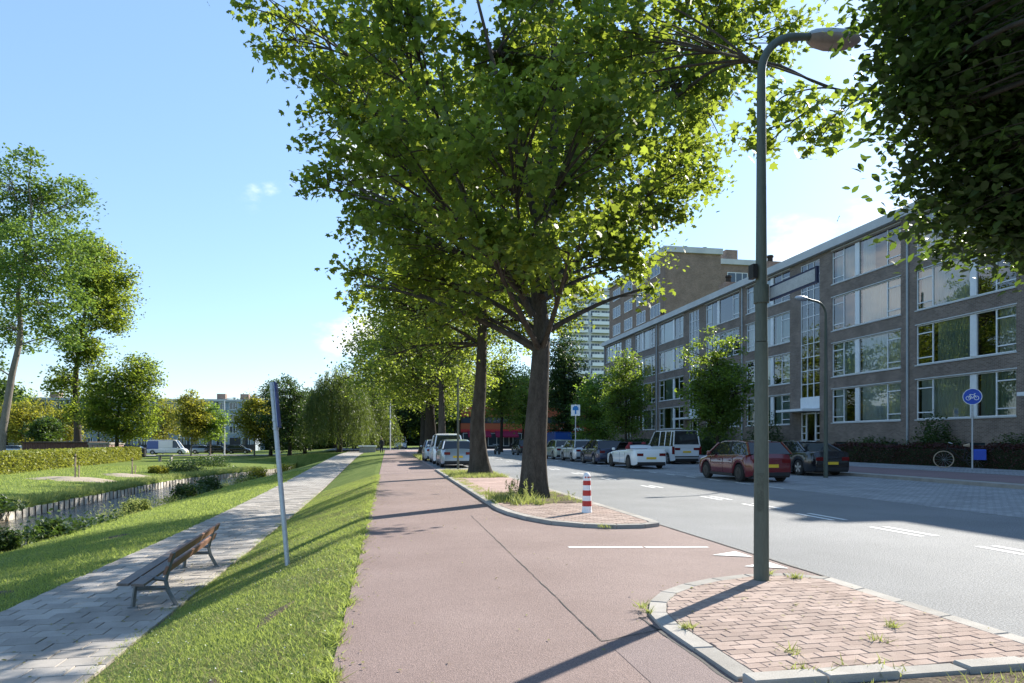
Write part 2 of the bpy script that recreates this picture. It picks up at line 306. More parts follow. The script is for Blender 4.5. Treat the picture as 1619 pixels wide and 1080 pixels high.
# ------------------------------------------------------------------ terrain
def sm(a, b, x):
    t = max(0., min(1., (x-a)/(b-a))); return t*t*(3-2*t)
def lerp(a, b, t): return a+(b-a)*t
def can_near(y): return lerp(-10.9, -7.2, sm(48, 82, y))      # near bank of the canal
def can_far(y): return lerp(-15.5, -10.8, sm(50, 80, y))
PX0, PX1 = -5.2, -2.9                                         # footpath edges
def path_z(y): return lerp(-.86, -.12, sm(18, 78, y))
def H(x, y):
    pz = path_z(y)
    if x > 30: return .2
    if x > 18.9: return lerp(.05, .24, (x-18.9)/6.4) if x < 25.3 else .24
    if x > -.35: return -.06
    if x > -.5: return -.015
    if x > PX1: return lerp(-.02, pz-.01, ((-.5-x)/(-.5-PX1))**1.05)
    if x > PX0: return pz-.06
    cn, cf = can_near(y), can_far(y)
    if y < 86:
        if x > cn: return lerp(pz-.01, -1.72, ((PX0-x)/(PX0-cn))**1.15)
        if x > cn-.4: return lerp(-1.72, -2.4, (cn-x)/.4)
        if x > cf: return -2.4
        if x > cf-.01: return -1.42
        return lerp(-1.36, -1.0, sm(0, 6, cf-x))
    return lerp(pz-.02, -1.0, sm(0, 14, PX0-x))
def ground_mesh():
    ys = [-2000, -400, -60, -10, -2, 2]+[2+.5*i for i in range(1, 57)]+[31+1.0*i for i in range(0, 55)]+[85.9, 86.1]+[88+3*i for i in range(38)]+[220, 300, 500, 900, 1800, 3500]
    rel = ['cn', 'cf']
    xs_r = [-.35, -.6, -.9, -1.3, -1.7, -2.1, -2.5, -2.85, -2.9, -2.95, -5.15, -5.2, -5.3]
    rows = []
    for y in ys:
        cn, cf = can_near(y), can_far(y)
        xs = [3500, 600, 120, 60, 40, 30.01, 25.3, 22, 18.9, 18.89, 10, 4, 0, -.349]+xs_r
        xs += [lerp(-5.3, cn, t) for t in (.15, .3, .45, .6, .75, .9, 1)]+[cn-.4, lerp(cn-.4, cf+.02, .5), cf+.005, cf-.011]+[cf-d for d in (.5, 1.2, 2.2, 3.5, 6, 10, 16, 25, 40, 60, 90, 140, 300, 900, 3500)]
        rows.append([(x, y, H(x, y)+((math.sin(x*1.7+y*.6)+math.sin(x*.7-y*1.3))*.012 if (x < -5.3 and x > cn+.2) or x < cf-1 else 0)) for x in xs])
    nc = len(rows[0]); V = [p for r in rows for p in r]
    F = [(i*nc+j+1, i*nc+j, (i+1)*nc+j, (i+1)*nc+j+1) for i in range(len(rows)-1) for j in range(nc-1)]
    me = bpy.data.meshes.new('ground'); me.from_pydata(V, [], F); me.update()
    o = link('ground', me, None, MT['grassland']); o['kind'] = 'structure'
ground_mesh()
def struct(name, mb, mat, parent=None, **k):
    o = mb.build(name, mat, parent, **k)
    if not parent: o['kind'] = 'structure'
    return o
def sheet(name, polys, z, mat, parent=None):
    mb = MB()
    for p in polys: mb.add([(x, y, z) for x, y in p], [tuple(range(len(p)))])
    return struct(name, mb, mat, parent)
# water
mb = MB(); ws = [-40, -10, 0]+[5*i for i in range(1, 18)]+[86]
for i in range(len(ws)-1):
    a, b = ws[i], ws[i+1]; mb.add([(can_near(a)+.1, a, -1.86), (can_far(a)+.05, a, -1.86), (can_far(b)+.05, b, -1.86), (can_near(b)+.1, b, -1.86)], [(0, 3, 2, 1)])
struct('canal_water', mb, MT['water'])
# cycle path, road, parking strip, cross streets
sheet('cycle_path', [[(-.36, -12), (4.72, -12), (4.72, 11.6), (2.4, 14), (2.4, 104), (-.36, 104)]], -.004, MT['red_asphalt'])
sheet('road', [[(4.70, -60), (11.9, -60), (11.9, 135), (4.70, 135)]], .0, MT['asphalt'])
sheet('crossing_road', [[(-9, 98), (4.7, 98), (4.7, 126), (-9, 126)], [(11.9, 96), (80, 96), (80, 109), (11.9, 109)]], .006, MT['old_asphalt'])
sheet('park_road', [[(-160, 110), (-9.2, 110), (-9.2, 117), (-160, 117)]], -.93, MT['old_asphalt'])
sheet('parking_bay', [[(2.45, 33.5), (4.55, 33.5), (4.55, 50), (2.45, 50)]], .012, MT['asphalt'])
sheet('parking_lane', [[(11.9, -60), (18.75, -60), (18.75, 96), (11.9, 96)]], .003, MT['grey_paver'])
mb = MB(); mb.add([(18.9, -60, .12), (19.4, -60, .125), (19.4, 96, .125), (18.9, 96, .12)], [(0, 1, 2, 3)]); struct('kerb_strip', mb, MT['kerb'])
mb = MB(); mb.box(18.75, 18.9, -60, 96, -.05, .12); struct('kerb_edge', mb, MT['kerb'])
MT['red_shade'] = M('far_cycle_asphalt', (.19, .13, .13), (.25, .175, .17), scale=.7, rough=.93, speck=.3, spscale=150)
mb = MB(); mb.add([(19.4, -60, .13), (22.6, -60, .18), (22.6, 96, .18), (19.4, 96, .13)], [(0, 1, 2, 3)]); struct('far_cycle_path', mb, MT['red_shade'])
mb = MB(); mb.add([(22.6, -60, .186), (25.4, -60, .25), (25.4, 96, .25), (22.6, 96, .186)], [(0, 1, 2, 3)]); struct('pavement', mb, MT['grey_paver'])
# road markings
mb = MB()
y = 7.1
while y < 60:
    for dx in (-.13, .13): mb.add([(8.27+dx-.05, y, .0045), (8.27+dx+.05, y, .0045), (8.27+dx+.05, y+1.15, .0045), (8.27+dx-.05, y+1.15, .0045)], [(0, 1, 2, 3)])
    y += 2.15 if y < 14 else 4.3
struct('centre_line', mb, MT['paint'])
mb = MB(); y = 19
while y < 62: mb.add([(11.83, y, .008), (11.93, y, .008), (11.93, y+.9, .008), (11.83, y+.9, .008)], [(0, 1, 2, 3)]); y += 2.0
struct('parking_line', mb, MT['paint'])
mb = MB()
for (x0, x1) in ((2.48, 3.5), (3.53, 4.4)):
    mb.add([(x0, 9.17-(x0-2.48)*.17, .0005), (x1, 9.17-(x1-2.48)*.17, .0005), (x1, 9.27-(x1-2.48)*.17, .0005), (x0, 9.27-(x0-2.48)*.17, .0005)], [(0, 1, 2, 3)])
struct('stop_line', mb, MT['paint'])
mb = MB()
for yc in (8.22, 7.42): mb.add([(4.14, yc+.02, .0045 if yc < 9 else .0045), (4.58, yc-.2, .0045), (4.58, yc+.24, .0045)], [(0, 1, 2)])
struct('yield_triangles', mb, MT['paint'])
# cracks along the asphalt seams
def strip(mb, pts, w, z):
    for i in range(len(pts)-1):
        (x0, y0), (x1, y1) = pts[i], pts[i+1]; d = math.hypot(x1-x0, y1-y0); nx, ny = -(y1-y0)/d*w/2, (x1-x0)/d*w/2
        w2 = w*random.uniform(.6, 1.3)/w; mb.add([(x0-nx*w2, y0-ny*w2, z), (x0+nx*w2, y0+ny*w2, z), (x1+nx*w2, y1+ny*w2, z), (x1-nx*w2, y1-ny*w2, z)], [(3, 2, 1, 0)])
def jag(a, b, n, j): return [(lerp(a[0], b[0], i/n)+random.uniform(-j, j), lerp(a[1], b[1], i/n)+random.uniform(-j, j)) for i in range(n+1)]
mb = MB(); strip(mb, jag((1.62, 13.4), (1.57, 4.9), 70, .006), .009, .0002); strip(mb, jag((1.57, 4.88), (2.14, 5.1), 10, .008), .012, .0004)
strip(mb, jag((4.715, -3), (4.715, 40), 130, .006), .03, .0042); strip(mb, jag((2.09, 2.9), (2.1, 5.5), 18, .008), .022, .0004)
struct('asphalt_seam', mb, MT['tar'])
MT['asphalt_patch'] = M('asphalt_patch', (.175, .13, .122), (.235, .18, .168), scale=1.2, rough=.88, bump=.5, bscale=130, speck=.35, spscale=110)
sheet('asphalt_patch', [[(1.6, 3.0), (2.08, 3.0), (2.09, 4.86), (1.6, 4.86)]], -.0015, MT['asphalt_patch'])

# ------------------------------------------------------------------ paving in pieces
def clip_poly(subj, clip):
    out = subj
    for i in range(len(clip)):
        a = clip[i]; b = clip[(i+1) % len(clip)]; inp = out; out = []
        def side(p): return (b[0]-a[0])*(p[1]-a[1])-(b[1]-a[1])*(p[0]-a[0])
        for k in range(len(inp)):
            p, q = inp[k], inp[(k+1) % len(inp)]; sp_, sq = side(p), side(q)
            if sp_ >= 0: out.append(p)
            if (sp_ >= 0) != (sq >= 0) and abs(sp_-sq) > 1e-12:
                t = sp_/(sp_-sq); out.append((p[0]+(q[0]-p[0])*t, p[1]+(q[1]-p[1])*t))
        if len(out) < 3: return []
    return out
def area(p): return .5*abs(sum(p[i][0]*p[(i+1) % len(p)][1]-p[(i+1) % len(p)][0]*p[i][1] for i in range(len(p))))
def seen(x, y):
    Z = SN*x+CS*y; xc = CS*x-SN*y
    if Z < .5: return False
    px = 809.5+1079*xc/Z; py = 695+1079*1.5/Z; return -20 < px < 1640 and py < 1110
def lay_pieces(name, polys, base_z, th, mat, parent, limit=300, jitter=.002, bev=.004, visfn=seen, zfn=None):
    items = []
    for p in polys:
        cx = sum(q[0] for q in p)/len(p); cy = sum(q[1] for q in p)/len(p)
        d = math.hypot(cx, cy); vis = visfn(cx, cy); items.append((0 if vis else 1, d, p, cx, cy))
    items.sort(key=lambda t: (t[0], t[1]))
    cache = {}
    for (v, d, p, cx, cy) in items[:limit]:
        loc = [(round(x-cx, 3), round(y-cy, 3)) for x, y in p]; key = tuple(loc); me = cache.get(key)
        if me is None:
            me = MB().prism(loc, -th, 0, bev).mesh(name); me.materials.append(mat); cache[key] = me
        o = bpy.data.objects.new(name, me); COL.objects.link(o); o.parent = parent
        z = (zfn(cx, cy) if zfn else base_z)+random.uniform(-jitter, jitter); o.location = Vector((cx, cy, z))-Vector(parent.location)
        o.rotation_euler = (random.uniform(-.006, .006), random.uniform(-.006, .006), random.uniform(-.006, .006))
    rest = items[limit:]
    if rest:
        V = []; F = []; rn = []
        for (v, d, p, cx, cy) in rest:
            z = (zfn(cx, cy) if zfn else base_z)+random.uniform(-jitter, jitter); n = len(p); b = len(V); r = random.random()
            V += [(x, y, z-th) for x, y in p]+[(x, y, z) for x, y in p]; F += [(b+i, b+(i+1) % n, b+n+(i+1) % n, b+n+i) for i in range(n)]+[tuple(range(b+n, b+2*n))]; rn += [r]*(2*n)
        me = bpy.data.meshes.new(name+'_rest'); me.from_pydata([(x-parent.location[0], y-parent.location[1], z-parent.location[2]) for x, y, z in V], [], F)
        a = me.attributes.new('rnd', 'FLOAT', 'POINT'); a.data.foreach_set('value', rn); me.update()
        o = link(name+'_field', me, parent, mat); o['kind'] = 'stuff'
    return items
def ccw(p):
    a = sum(p[i][0]*p[(i+1) % len(p)][1]-p[(i+1) % len(p)][0]*p[i][1] for i in range(len(p))); return p if a > 0 else p[::-1]
# --- near traffic island with the lamp
ISL2 = ccw([(2.14, 3.92), (2.14, 5.15), (2.2, 5.55), (2.36, 5.92), (2.62, 6.28), (2.98, 6.58), (3.4, 6.8), (3.85, 6.93), (4.3, 6.9), (4.68, 6.6), (4.68, 3.92)]); ISL2X = [(x, 3.6 if y == 3.92 else y) for x, y in ISL2]
def inset(poly, d):
    n = len(poly); out = []
    for i in range(n):
        p0, p1, p2 = Vector(poly[i-1]), Vector(poly[i]), Vector(poly[(i+1) % n])
        e1 = (p1-p0).normalized(); e2 = (p2-p1).normalized(); n1 = Vector((-e1.y, e1.x)); n2 = Vector((-e2.y, e2.x)); b = (n1+n2); k = d/max(.3, (1+n1.dot(n2))); out.append((p1.x+b.x*k, p1.y+b.y*k))
    return out
def dummy_struct(name, loc=(0, 0, 0)):
    o = bpy.data.objects.new(name, None); COL.objects.link(o); o.location = loc; o['kind'] = 'structure'; o['_world'] = 1; return o
def brick_rows(region, bw, bh, gap, ang=0, bond=.5):
    xs = [p[0] for p in region]; ys = [p[1] for p in region]; cx, cy = (min(xs)+max(xs))/2, (min(ys)+max(ys))/2; rad = max(max(xs)-min(xs), max(ys)-min(ys))
    out = []; ca, sa = math.cos(ang), math.sin(ang); nr = int(rad/bh)+2; ncol = int(rad/bw)+2
    for r in range(-nr, nr):
        o = (r % 2)*bw*bond
        for k in range(-ncol, ncol):
            x0 = k*bw+o+gap/2; x1 = x0+bw-gap; y0 = r*bh+gap/2; y1 = y0+bh-gap
            q = [(cx+x*ca-y*sa, cy+x*sa+y*ca) for x, y in ((x0, y0), (x1, y0), (x1, y1), (x0, y1))]
            if max(p[0] for p in q) < min(xs) or min(p[0] for p in q) > max(xs) or max(p[1] for p in q) < min(ys) or min(p[1] for p in q) > max(ys): continue
            c = clip_poly(q, region)
            if len(c) >= 3 and area(c) > .0012: out.append(c)
    return out
def kerb_ring(parent, outer, inner, z0, z1, seg, mat, skip=()):
    n = len(outer); st = []
    for i in range(n):
        if i in skip: continue
        a0, a1, b0, b1 = Vector(outer[i]), Vector(outer[(i+1) % n]), Vector(inner[i]), Vector(inner[(i+1) % n]); L_ = (a1-a0).length; m = max(1, round(L_/seg))
        for k in range(m):
            t0, t1 = k/m+.006/L_, (k+1)/m-.006/L_; q = [tuple(a0.lerp(a1, t0)), tuple(a0.lerp(a1, t1)), tuple(b0.lerp(b1, t1)), tuple(b0.lerp(b1, t0))]
            MB().prism(ccw(q), z0, z1+random.uniform(-.003, .003), .008).build('kerb_stone', mat, parent)
isl = dummy_struct('traffic_island', (3.4, 5, 0))
inn = clip_poly(inset(ISL2X, .15), [(2, 3.92), (5, 3.92), (5, 8), (2, 8)]); inn = [min(inn, key=lambda q: (q[0]-p[0])**2+(q[1]-p[1])**2) for p in ISL2]
ring_n = len(ISL2)
MB().prism(inset(ISL2, .005), -.05, .013).build('sand_bed', MT['joint'], isl)
kerb_ring(isl, ISL2, inn, -.03, .022, .5, MT['kerb'], skip=[i for i in range(ring_n) if ISL2[i][1] == 3.92 and ISL2[(i+1) % ring_n][1] == 3.92])
lay_pieces('brick', brick_rows(clip_poly(inset(ISL2X, .156), [(2, 3.925), (5, 3.925), (5, 8), (2, 8)]), .19, .095, .0045, R(3)), .024, .05, MT['brick'], isl, 300, .0025, .004)
# kerb and bed behind it (the near tree stands here)
bed = dummy_struct('tree_bed', (3.4, 2, 0))
MB().prism([(2.14, -2.6), (4.68, -2.6), (4.68, 3.74), (2.14, 3.74)], -.05, .01).build('soil_patch', MT['soil'], bed)
for k in range(5):
    x0 = 2.16+k*.5; dz = random.uniform(-.02, .01); MB().prism([(x0, 3.76), (x0+.485, 3.76+.0), (x0+.485, 3.90), (x0, 3.90)], -.03, .05+dz, .01).build('kerb_stone', MT['kerb'], bed)
for k in range(12):
    for x0 in (2.14, 4.53):
        y0 = 3.74-.5*(k+1)+.006; MB().prism([(x0, y0), (x0+.15, y0), (x0+.15, y0+.488), (x0, y0+.488)], -.03, .035, .01).build('kerb_stone', MT['kerb'], bed)
# --- far island with tree, bollard, then the strip beyond
ISL1 = ccw([(2.27, 33.4), (2.27, 14.35), (2.36, 13.4), (2.55, 12.5), (2.85, 11.75), (3.3, 11.25), (3.8, 11.0), (4.3, 10.98), (4.62, 11.15), (4.69, 11.5), (4.69, 33.4)])
isl1 = dummy_struct('tree_island', (3.5, 20, 0)); i1 = inset(ISL1, .16)
MB().prism(inset(ISL1, .005), -.05, .05).build('sand_bed', MT['joint'], isl1)
kerb_ring(isl1, ISL1, i1, -.03, .062, .9, MT['kerb'])
front = clip_poly(inset(ISL1, .168), [(2, 10.5), (5, 10.5), (5, 15.0), (2, 15.0)])
lay_pieces('brick', brick_rows(front, .21, .105, .005, R(2)), .06, .04, MT['brick'], isl1, 300, .0025, .004)
back = clip_poly(inset(ISL1, .168), [(2, 15.0), (5, 15.0), (5, 34), (2, 34)])
sheet('far_brick_strip', [back], .06, MT['brick_far'], isl1)
sheet('tree_pit_soil', [[(2.55, 15.02), (4.5, 15.02), (4.5, 18.3), (2.55, 18.3)], [(2.5, 25.6), (4.5, 25.6), (4.5, 30.6), (2.5, 30.6)]], .065, MT['soil'], isl1)
strp = MB()
for (a, b) in ((33.4, 104),): strp.add([(2.3, a, .004), (4.68, a, .004), (4.68, b, .004), (2.3, b, .004)], [(0, 1, 2, 3)])
struct('verge_strip', strp, MT['brick_far'])
# edge stones along the road beyond
kr = dummy_struct('road_kerb', (4.6, 50, 0))
for k in range(60):
    y0 = 33.6+k*1.0; MB().prism([(4.56, y0), (4.69, y0), (4.69, y0+.985), (4.56, y0+.985)], -.02, .075, .01).build('kerb_stone', MT['kerb'], kr)
# --- footpath of concrete flags
fp = dummy_struct('footpath', (-4, 20, -.8))
mb = MB(); ys = [-15+1.0*i for i in range(0, 118)]
for a, b in zip(ys[:-1], ys[1:]): mb.add([(PX0, a, path_z(a)-.03), (PX1, a, path_z(a)-.03), (PX1, b, path_z(b)-.03), (PX0, b, path_z(b)-.03)], [(0, 1, 2, 3)])
mb.build('path_bed', MT['joint'], fp)
def seen_fp(x, y):
    Z = SN*x+CS*y; xc = CS*x-SN*y
    if Z < .5: return False
    px = 809.5+1079*xc/Z; py = 695+1079*2.35/Z; return -30 < px < 1640 and py < 1115
tiles = []; nrow = 0; y = 4.5
while y < 34:
    off = .2*(nrow % 2)
    k = 0; x = PX0+.012-off
    while x < PX1-.05:
        a, b = max(x+.006, PX0+.005), min(x+.40-.006, PX1-.005)
        if b-a > .06:
            j = random.uniform(-.004, .004); tiles.append([(a, y+.006+j), (b, y+.006+j*.5), (b, y+.294+j*.3), (a, y+.294)])
        x += .40
    y += .30; nrow += 1
lay_pieces('paving_slab', tiles, -.8, .05, MT['tile'], fp, 300, .005, .005, seen_fp, lambda x, y: path_z(y)+.008)
mb = MB(); ys = [34+1.0*i for i in range(0, 69)]
for a, b in zip(ys[:-1], ys[1:]): mb.add([(PX0, a, path_z(a)+.004), (PX1, a, path_z(a)+.004), (PX1, b, path_z(b)+.004), (PX0, b, path_z(b)+.004)], [(0, 1, 2, 3)])
mb.build('far_paving', MT['tile_far'], fp)
mb = MB(); ys = [-15+1.0*i for i in range(0, 20)]
for a, b in zip(ys[:-1], ys[1:]): mb.add([(PX0, a, path_z(a)), (PX1, a, path_z(a)), (PX1, b, path_z(b)), (PX0, b, path_z(b))], [(0, 1, 2, 3)])
mb.build('near_paving', MT['tile_far'], fp)

# ------------------------------------------------------------------ leaves, grass
LEAF = {
 'kite': (np.array([(0, 0, 0), (.32, .42, .05), (0, 1, -.06), (-.32, .42, .05)]), 4),
 'oval': (np.array([(0, 0, 0), (.24, .25, .04), (.28, .6, .05), (0, 1.05, -.08), (-.28, .6, .05), (-.24, .25, .04)]), 6),
 'maple': (np.array([(0, -.05, 0), (.22, .05, .02), (.5, .12, -.03), (.36, .36, .03), (.52, .66, -.05), (.2, .62, .04), (0, 1.0, -.06), (-.2, .62, .04), (-.52, .66, -.05), (-.36, .36, .03), (-.5, .12, -.03), (-.22, .05, .02)]), 12),
 'blade': (np.array([(-.05, 0, 0), (.05, 0, 0), (.02, 1, 0)]), 3),
 'slim': (np.array([(0, 0, 0), (.11, .45, .03), (0, 1, -.05), (-.11, .45, .03)]), 4)}
def leaf_arrays(P, size, kind, up=.5, rng=RNG, droop=0., facing=None):
    T, k = LEAF[kind]; n = len(P)
    nrm = rng.normal(size=(n, 3)); nrm[:, 2] = np.abs(nrm[:, 2])+up; nrm /= np.linalg.norm(nrm, axis=1)[:, None]
    d = rng.normal(size=(n, 3)); d[:, 2] -= droop; d -= nrm*(d*nrm).sum(1)[:, None]; d /= np.linalg.norm(d, axis=1)[:, None]
    s = np.cross(d, nrm); sc = size*rng.uniform(.65, 1.25, n)
    V = P[:, None, :]+sc[:, None, None]*(T[None, :, 0:1]*s[:, None, :]+(T[None, :, 1:2]-.3)*d[:, None, :]+T[None, :, 2:3]*nrm[:, None, :])
    F = np.arange(n*k).reshape(n, k)
    return V.reshape(-1, 3), F, np.repeat(rng.random(n), k)
def leaves(name, P, size, kind, mat, parent=None, up=.5, off=(0, 0, 0), droop=0.):
    V, F, r = leaf_arrays(P-np.array(off), size, kind, up, droop=droop)
    me = np_mesh(name, V, F, r); o = link(name, me, parent, mat); o['kind'] = 'stuff'; return o
def grass(name, xy, zf, hgt, mat, lean=.5, w=.09, parent=None):
    n = len(xy); rng = RNG
    z = np.array([zf(x, y) for x, y in xy])
    ang = rng.uniform(0, 2*np.pi, n); h = hgt*rng.uniform(.45, 1.3, n)
    base = np.column_stack([xy, z-.005]); side = np.column_stack([np.cos(ang), np.sin(ang), np.zeros(n)])*(w*h)[:, None]
    ln = rng.normal(scale=lean, size=(n, 2))*h[:, None]; tip = base+np.column_stack([ln, h])
    V = np.stack([base-side, base+side, tip], 1).reshape(-1, 3); F = np.arange(n*3).reshape(n, 3)
    me = np_mesh(name, V, F, np.repeat(rng.random(n), 3)); o = link(name, me, parent, mat); o['kind'] = 'stuff'; return o
def scatter(n, x0, x1, y0, y1, pw=1.0):
    y = y0+(y1-y0)*RNG.random(n)**pw; x = RNG.uniform(x0, x1, n); return np.column_stack([x, y])
def edge_noise(y): return .10*np.sin(y*2.1)+.07*np.sin(y*5.3+1)+.05*np.sin(y*11.)
# lawn verge between cycle path and footpath
p = scatter(270000, -3.05, -.28, 3.4, 30, 1.9)
keep = (p[:, 0] < -.37+.035*np.sin(p[:, 1]*7)+.02*np.sin(p[:, 1]*23)+RNG.normal(scale=.028, size=len(p))) & (p[:, 0] > PX1-.08+edge_noise(p[:, 1])*1.0+RNG.normal(scale=.05, size=len(p)))
pn = np.sin(p[:, 0]*3.1+p[:, 1]*.9)+np.sin(p[:, 0]*1.3-p[:, 1]*2.3)+np.sin(p[:, 1]*4.1+p[:, 0]*5)
keep &= RNG.random(len(p)) < (.45+.18*pn).clip(.12, 1)
hz_ = lambda x, y: H(x, y) if x < PX1 or x > PX1 else H(x, y)
def hz_v(x, y): return path_z(y) if PX0 < x < PX1 else H(x, y)
o = grass('verge_grass', p[keep], hz_v, .036, MT['grass_blade'], .7, .11); tag(o, 'short sunlit grass on the slope between the two paths', 'grass')
q = p[~keep][:60000]; q = q[(q[:, 0] < -.42) & (q[:, 0] > PX1+.05)]
o = grass('dry_grass', q, hz_v, .03, MT['dry_blade'], 1.0, .13); tag(o, 'thin straw coloured blades scattered in the verge', 'grass')
p = scatter(90000, -10.6, PX0+.1, 6, 48, 1.6); k = p[:, 0] < PX0+edge_noise(p[:, 1])*.5
o = grass('bank_grass', p[k], hz_v, .07, MT['grass_blade'], .6, .12); tag(o, 'green grass on the bank between footpath and canal', 'grass')
p = scatter(45000, -30, -15.7, 22, 70, 1.4)
o = grass('park_grass', p, H, .10, MT['grass_blade'], .6, .16); tag(o, 'lawn grass on the far side of the canal', 'grass')
p = scatter(420, -2.8, -.45, 3.6, 14, 1.4)
P = np.array([(x, y, H(x, y)+.045) for x, y in p]); o = leaves('clover_flowers', P, .015, 'oval', MT['flower'], up=3); tag(o, 'tiny white clover heads dotted over the verge', 'flowers')
n = 9000; yy = 3.6+26*RNG.random(n)**1.5; cl = np.sin(yy*6.1)+np.sin(yy*15.7+1)+RNG.normal(scale=.7, size=n); yy = yy[cl > .2]; xx = -.375+RNG.normal(scale=.028, size=len(yy))+.03*np.sin(yy*9)
o = grass('edge_tufts', np.column_stack([xx, yy]), lambda x, y: -.004, .055, MT['grass_blade'], 1.0, .11); tag(o, 'ragged tufts growing over the cycle path edge', 'grass')
# bare soil patches in the verge
def patch(name, cx, cy, rx, ry, mat, label, dz=.006, ang=0):
    mb = MB(); n = 26; c = (cx, cy, hz_v(cx, cy)+dz*1.6); vs = [c]
    for ring in (.5, 1):
        for k in range(n):
            t = 2*math.pi*k/n; r = ring*(1+.16*math.sin(3*t+cx)+.1*math.sin(7*t)); x = rx*r*math.cos(t); y = ry*r*math.sin(t); X = cx+x*math.cos(ang)-y*math.sin(ang); Y = cy+x*math.sin(ang)+y*math.cos(ang); vs.append((X, Y, hz_v(X, Y)+(dz*1.4 if ring < 1 else -.012)))
    fs = [(0, 1+k, 1+(k+1) % n) for k in range(n)]+[(1+k, 1+n+k, 1+n+(k+1) % n, 1+(k+1) % n) for k in range(n)]
    mb.add(vs, fs); o = mb.build(name, mat); o['kind'] = 'structure'; return o
patch('bare_soil', -1.25, 5.0, .16, .5, MT['soil'], '', .012, .2); patch('bare_soil', -1.1, 7.0, .12, .45, MT['soil'], '', .012, -.3)
patch('bare_soil', -6.3, 12.2, .35, .4, MT['soil'], '', .02); patch('bare_soil', -7.2, 20.0, .4, .5, MT['soil'], '', .02)
patch('sand_patch', *at(119, 762, 44)[:2], 2.6, 1.6, MT['sand'], '', .09); patch('sand_patch', *at(205, 749, 50)[:2], 1.9, 1.3, MT['sand'], '', .07)
patch('sand_patch', *at(20, 800, 28)[:2], 1.6, 1.0, MT['sand'], '', .05)

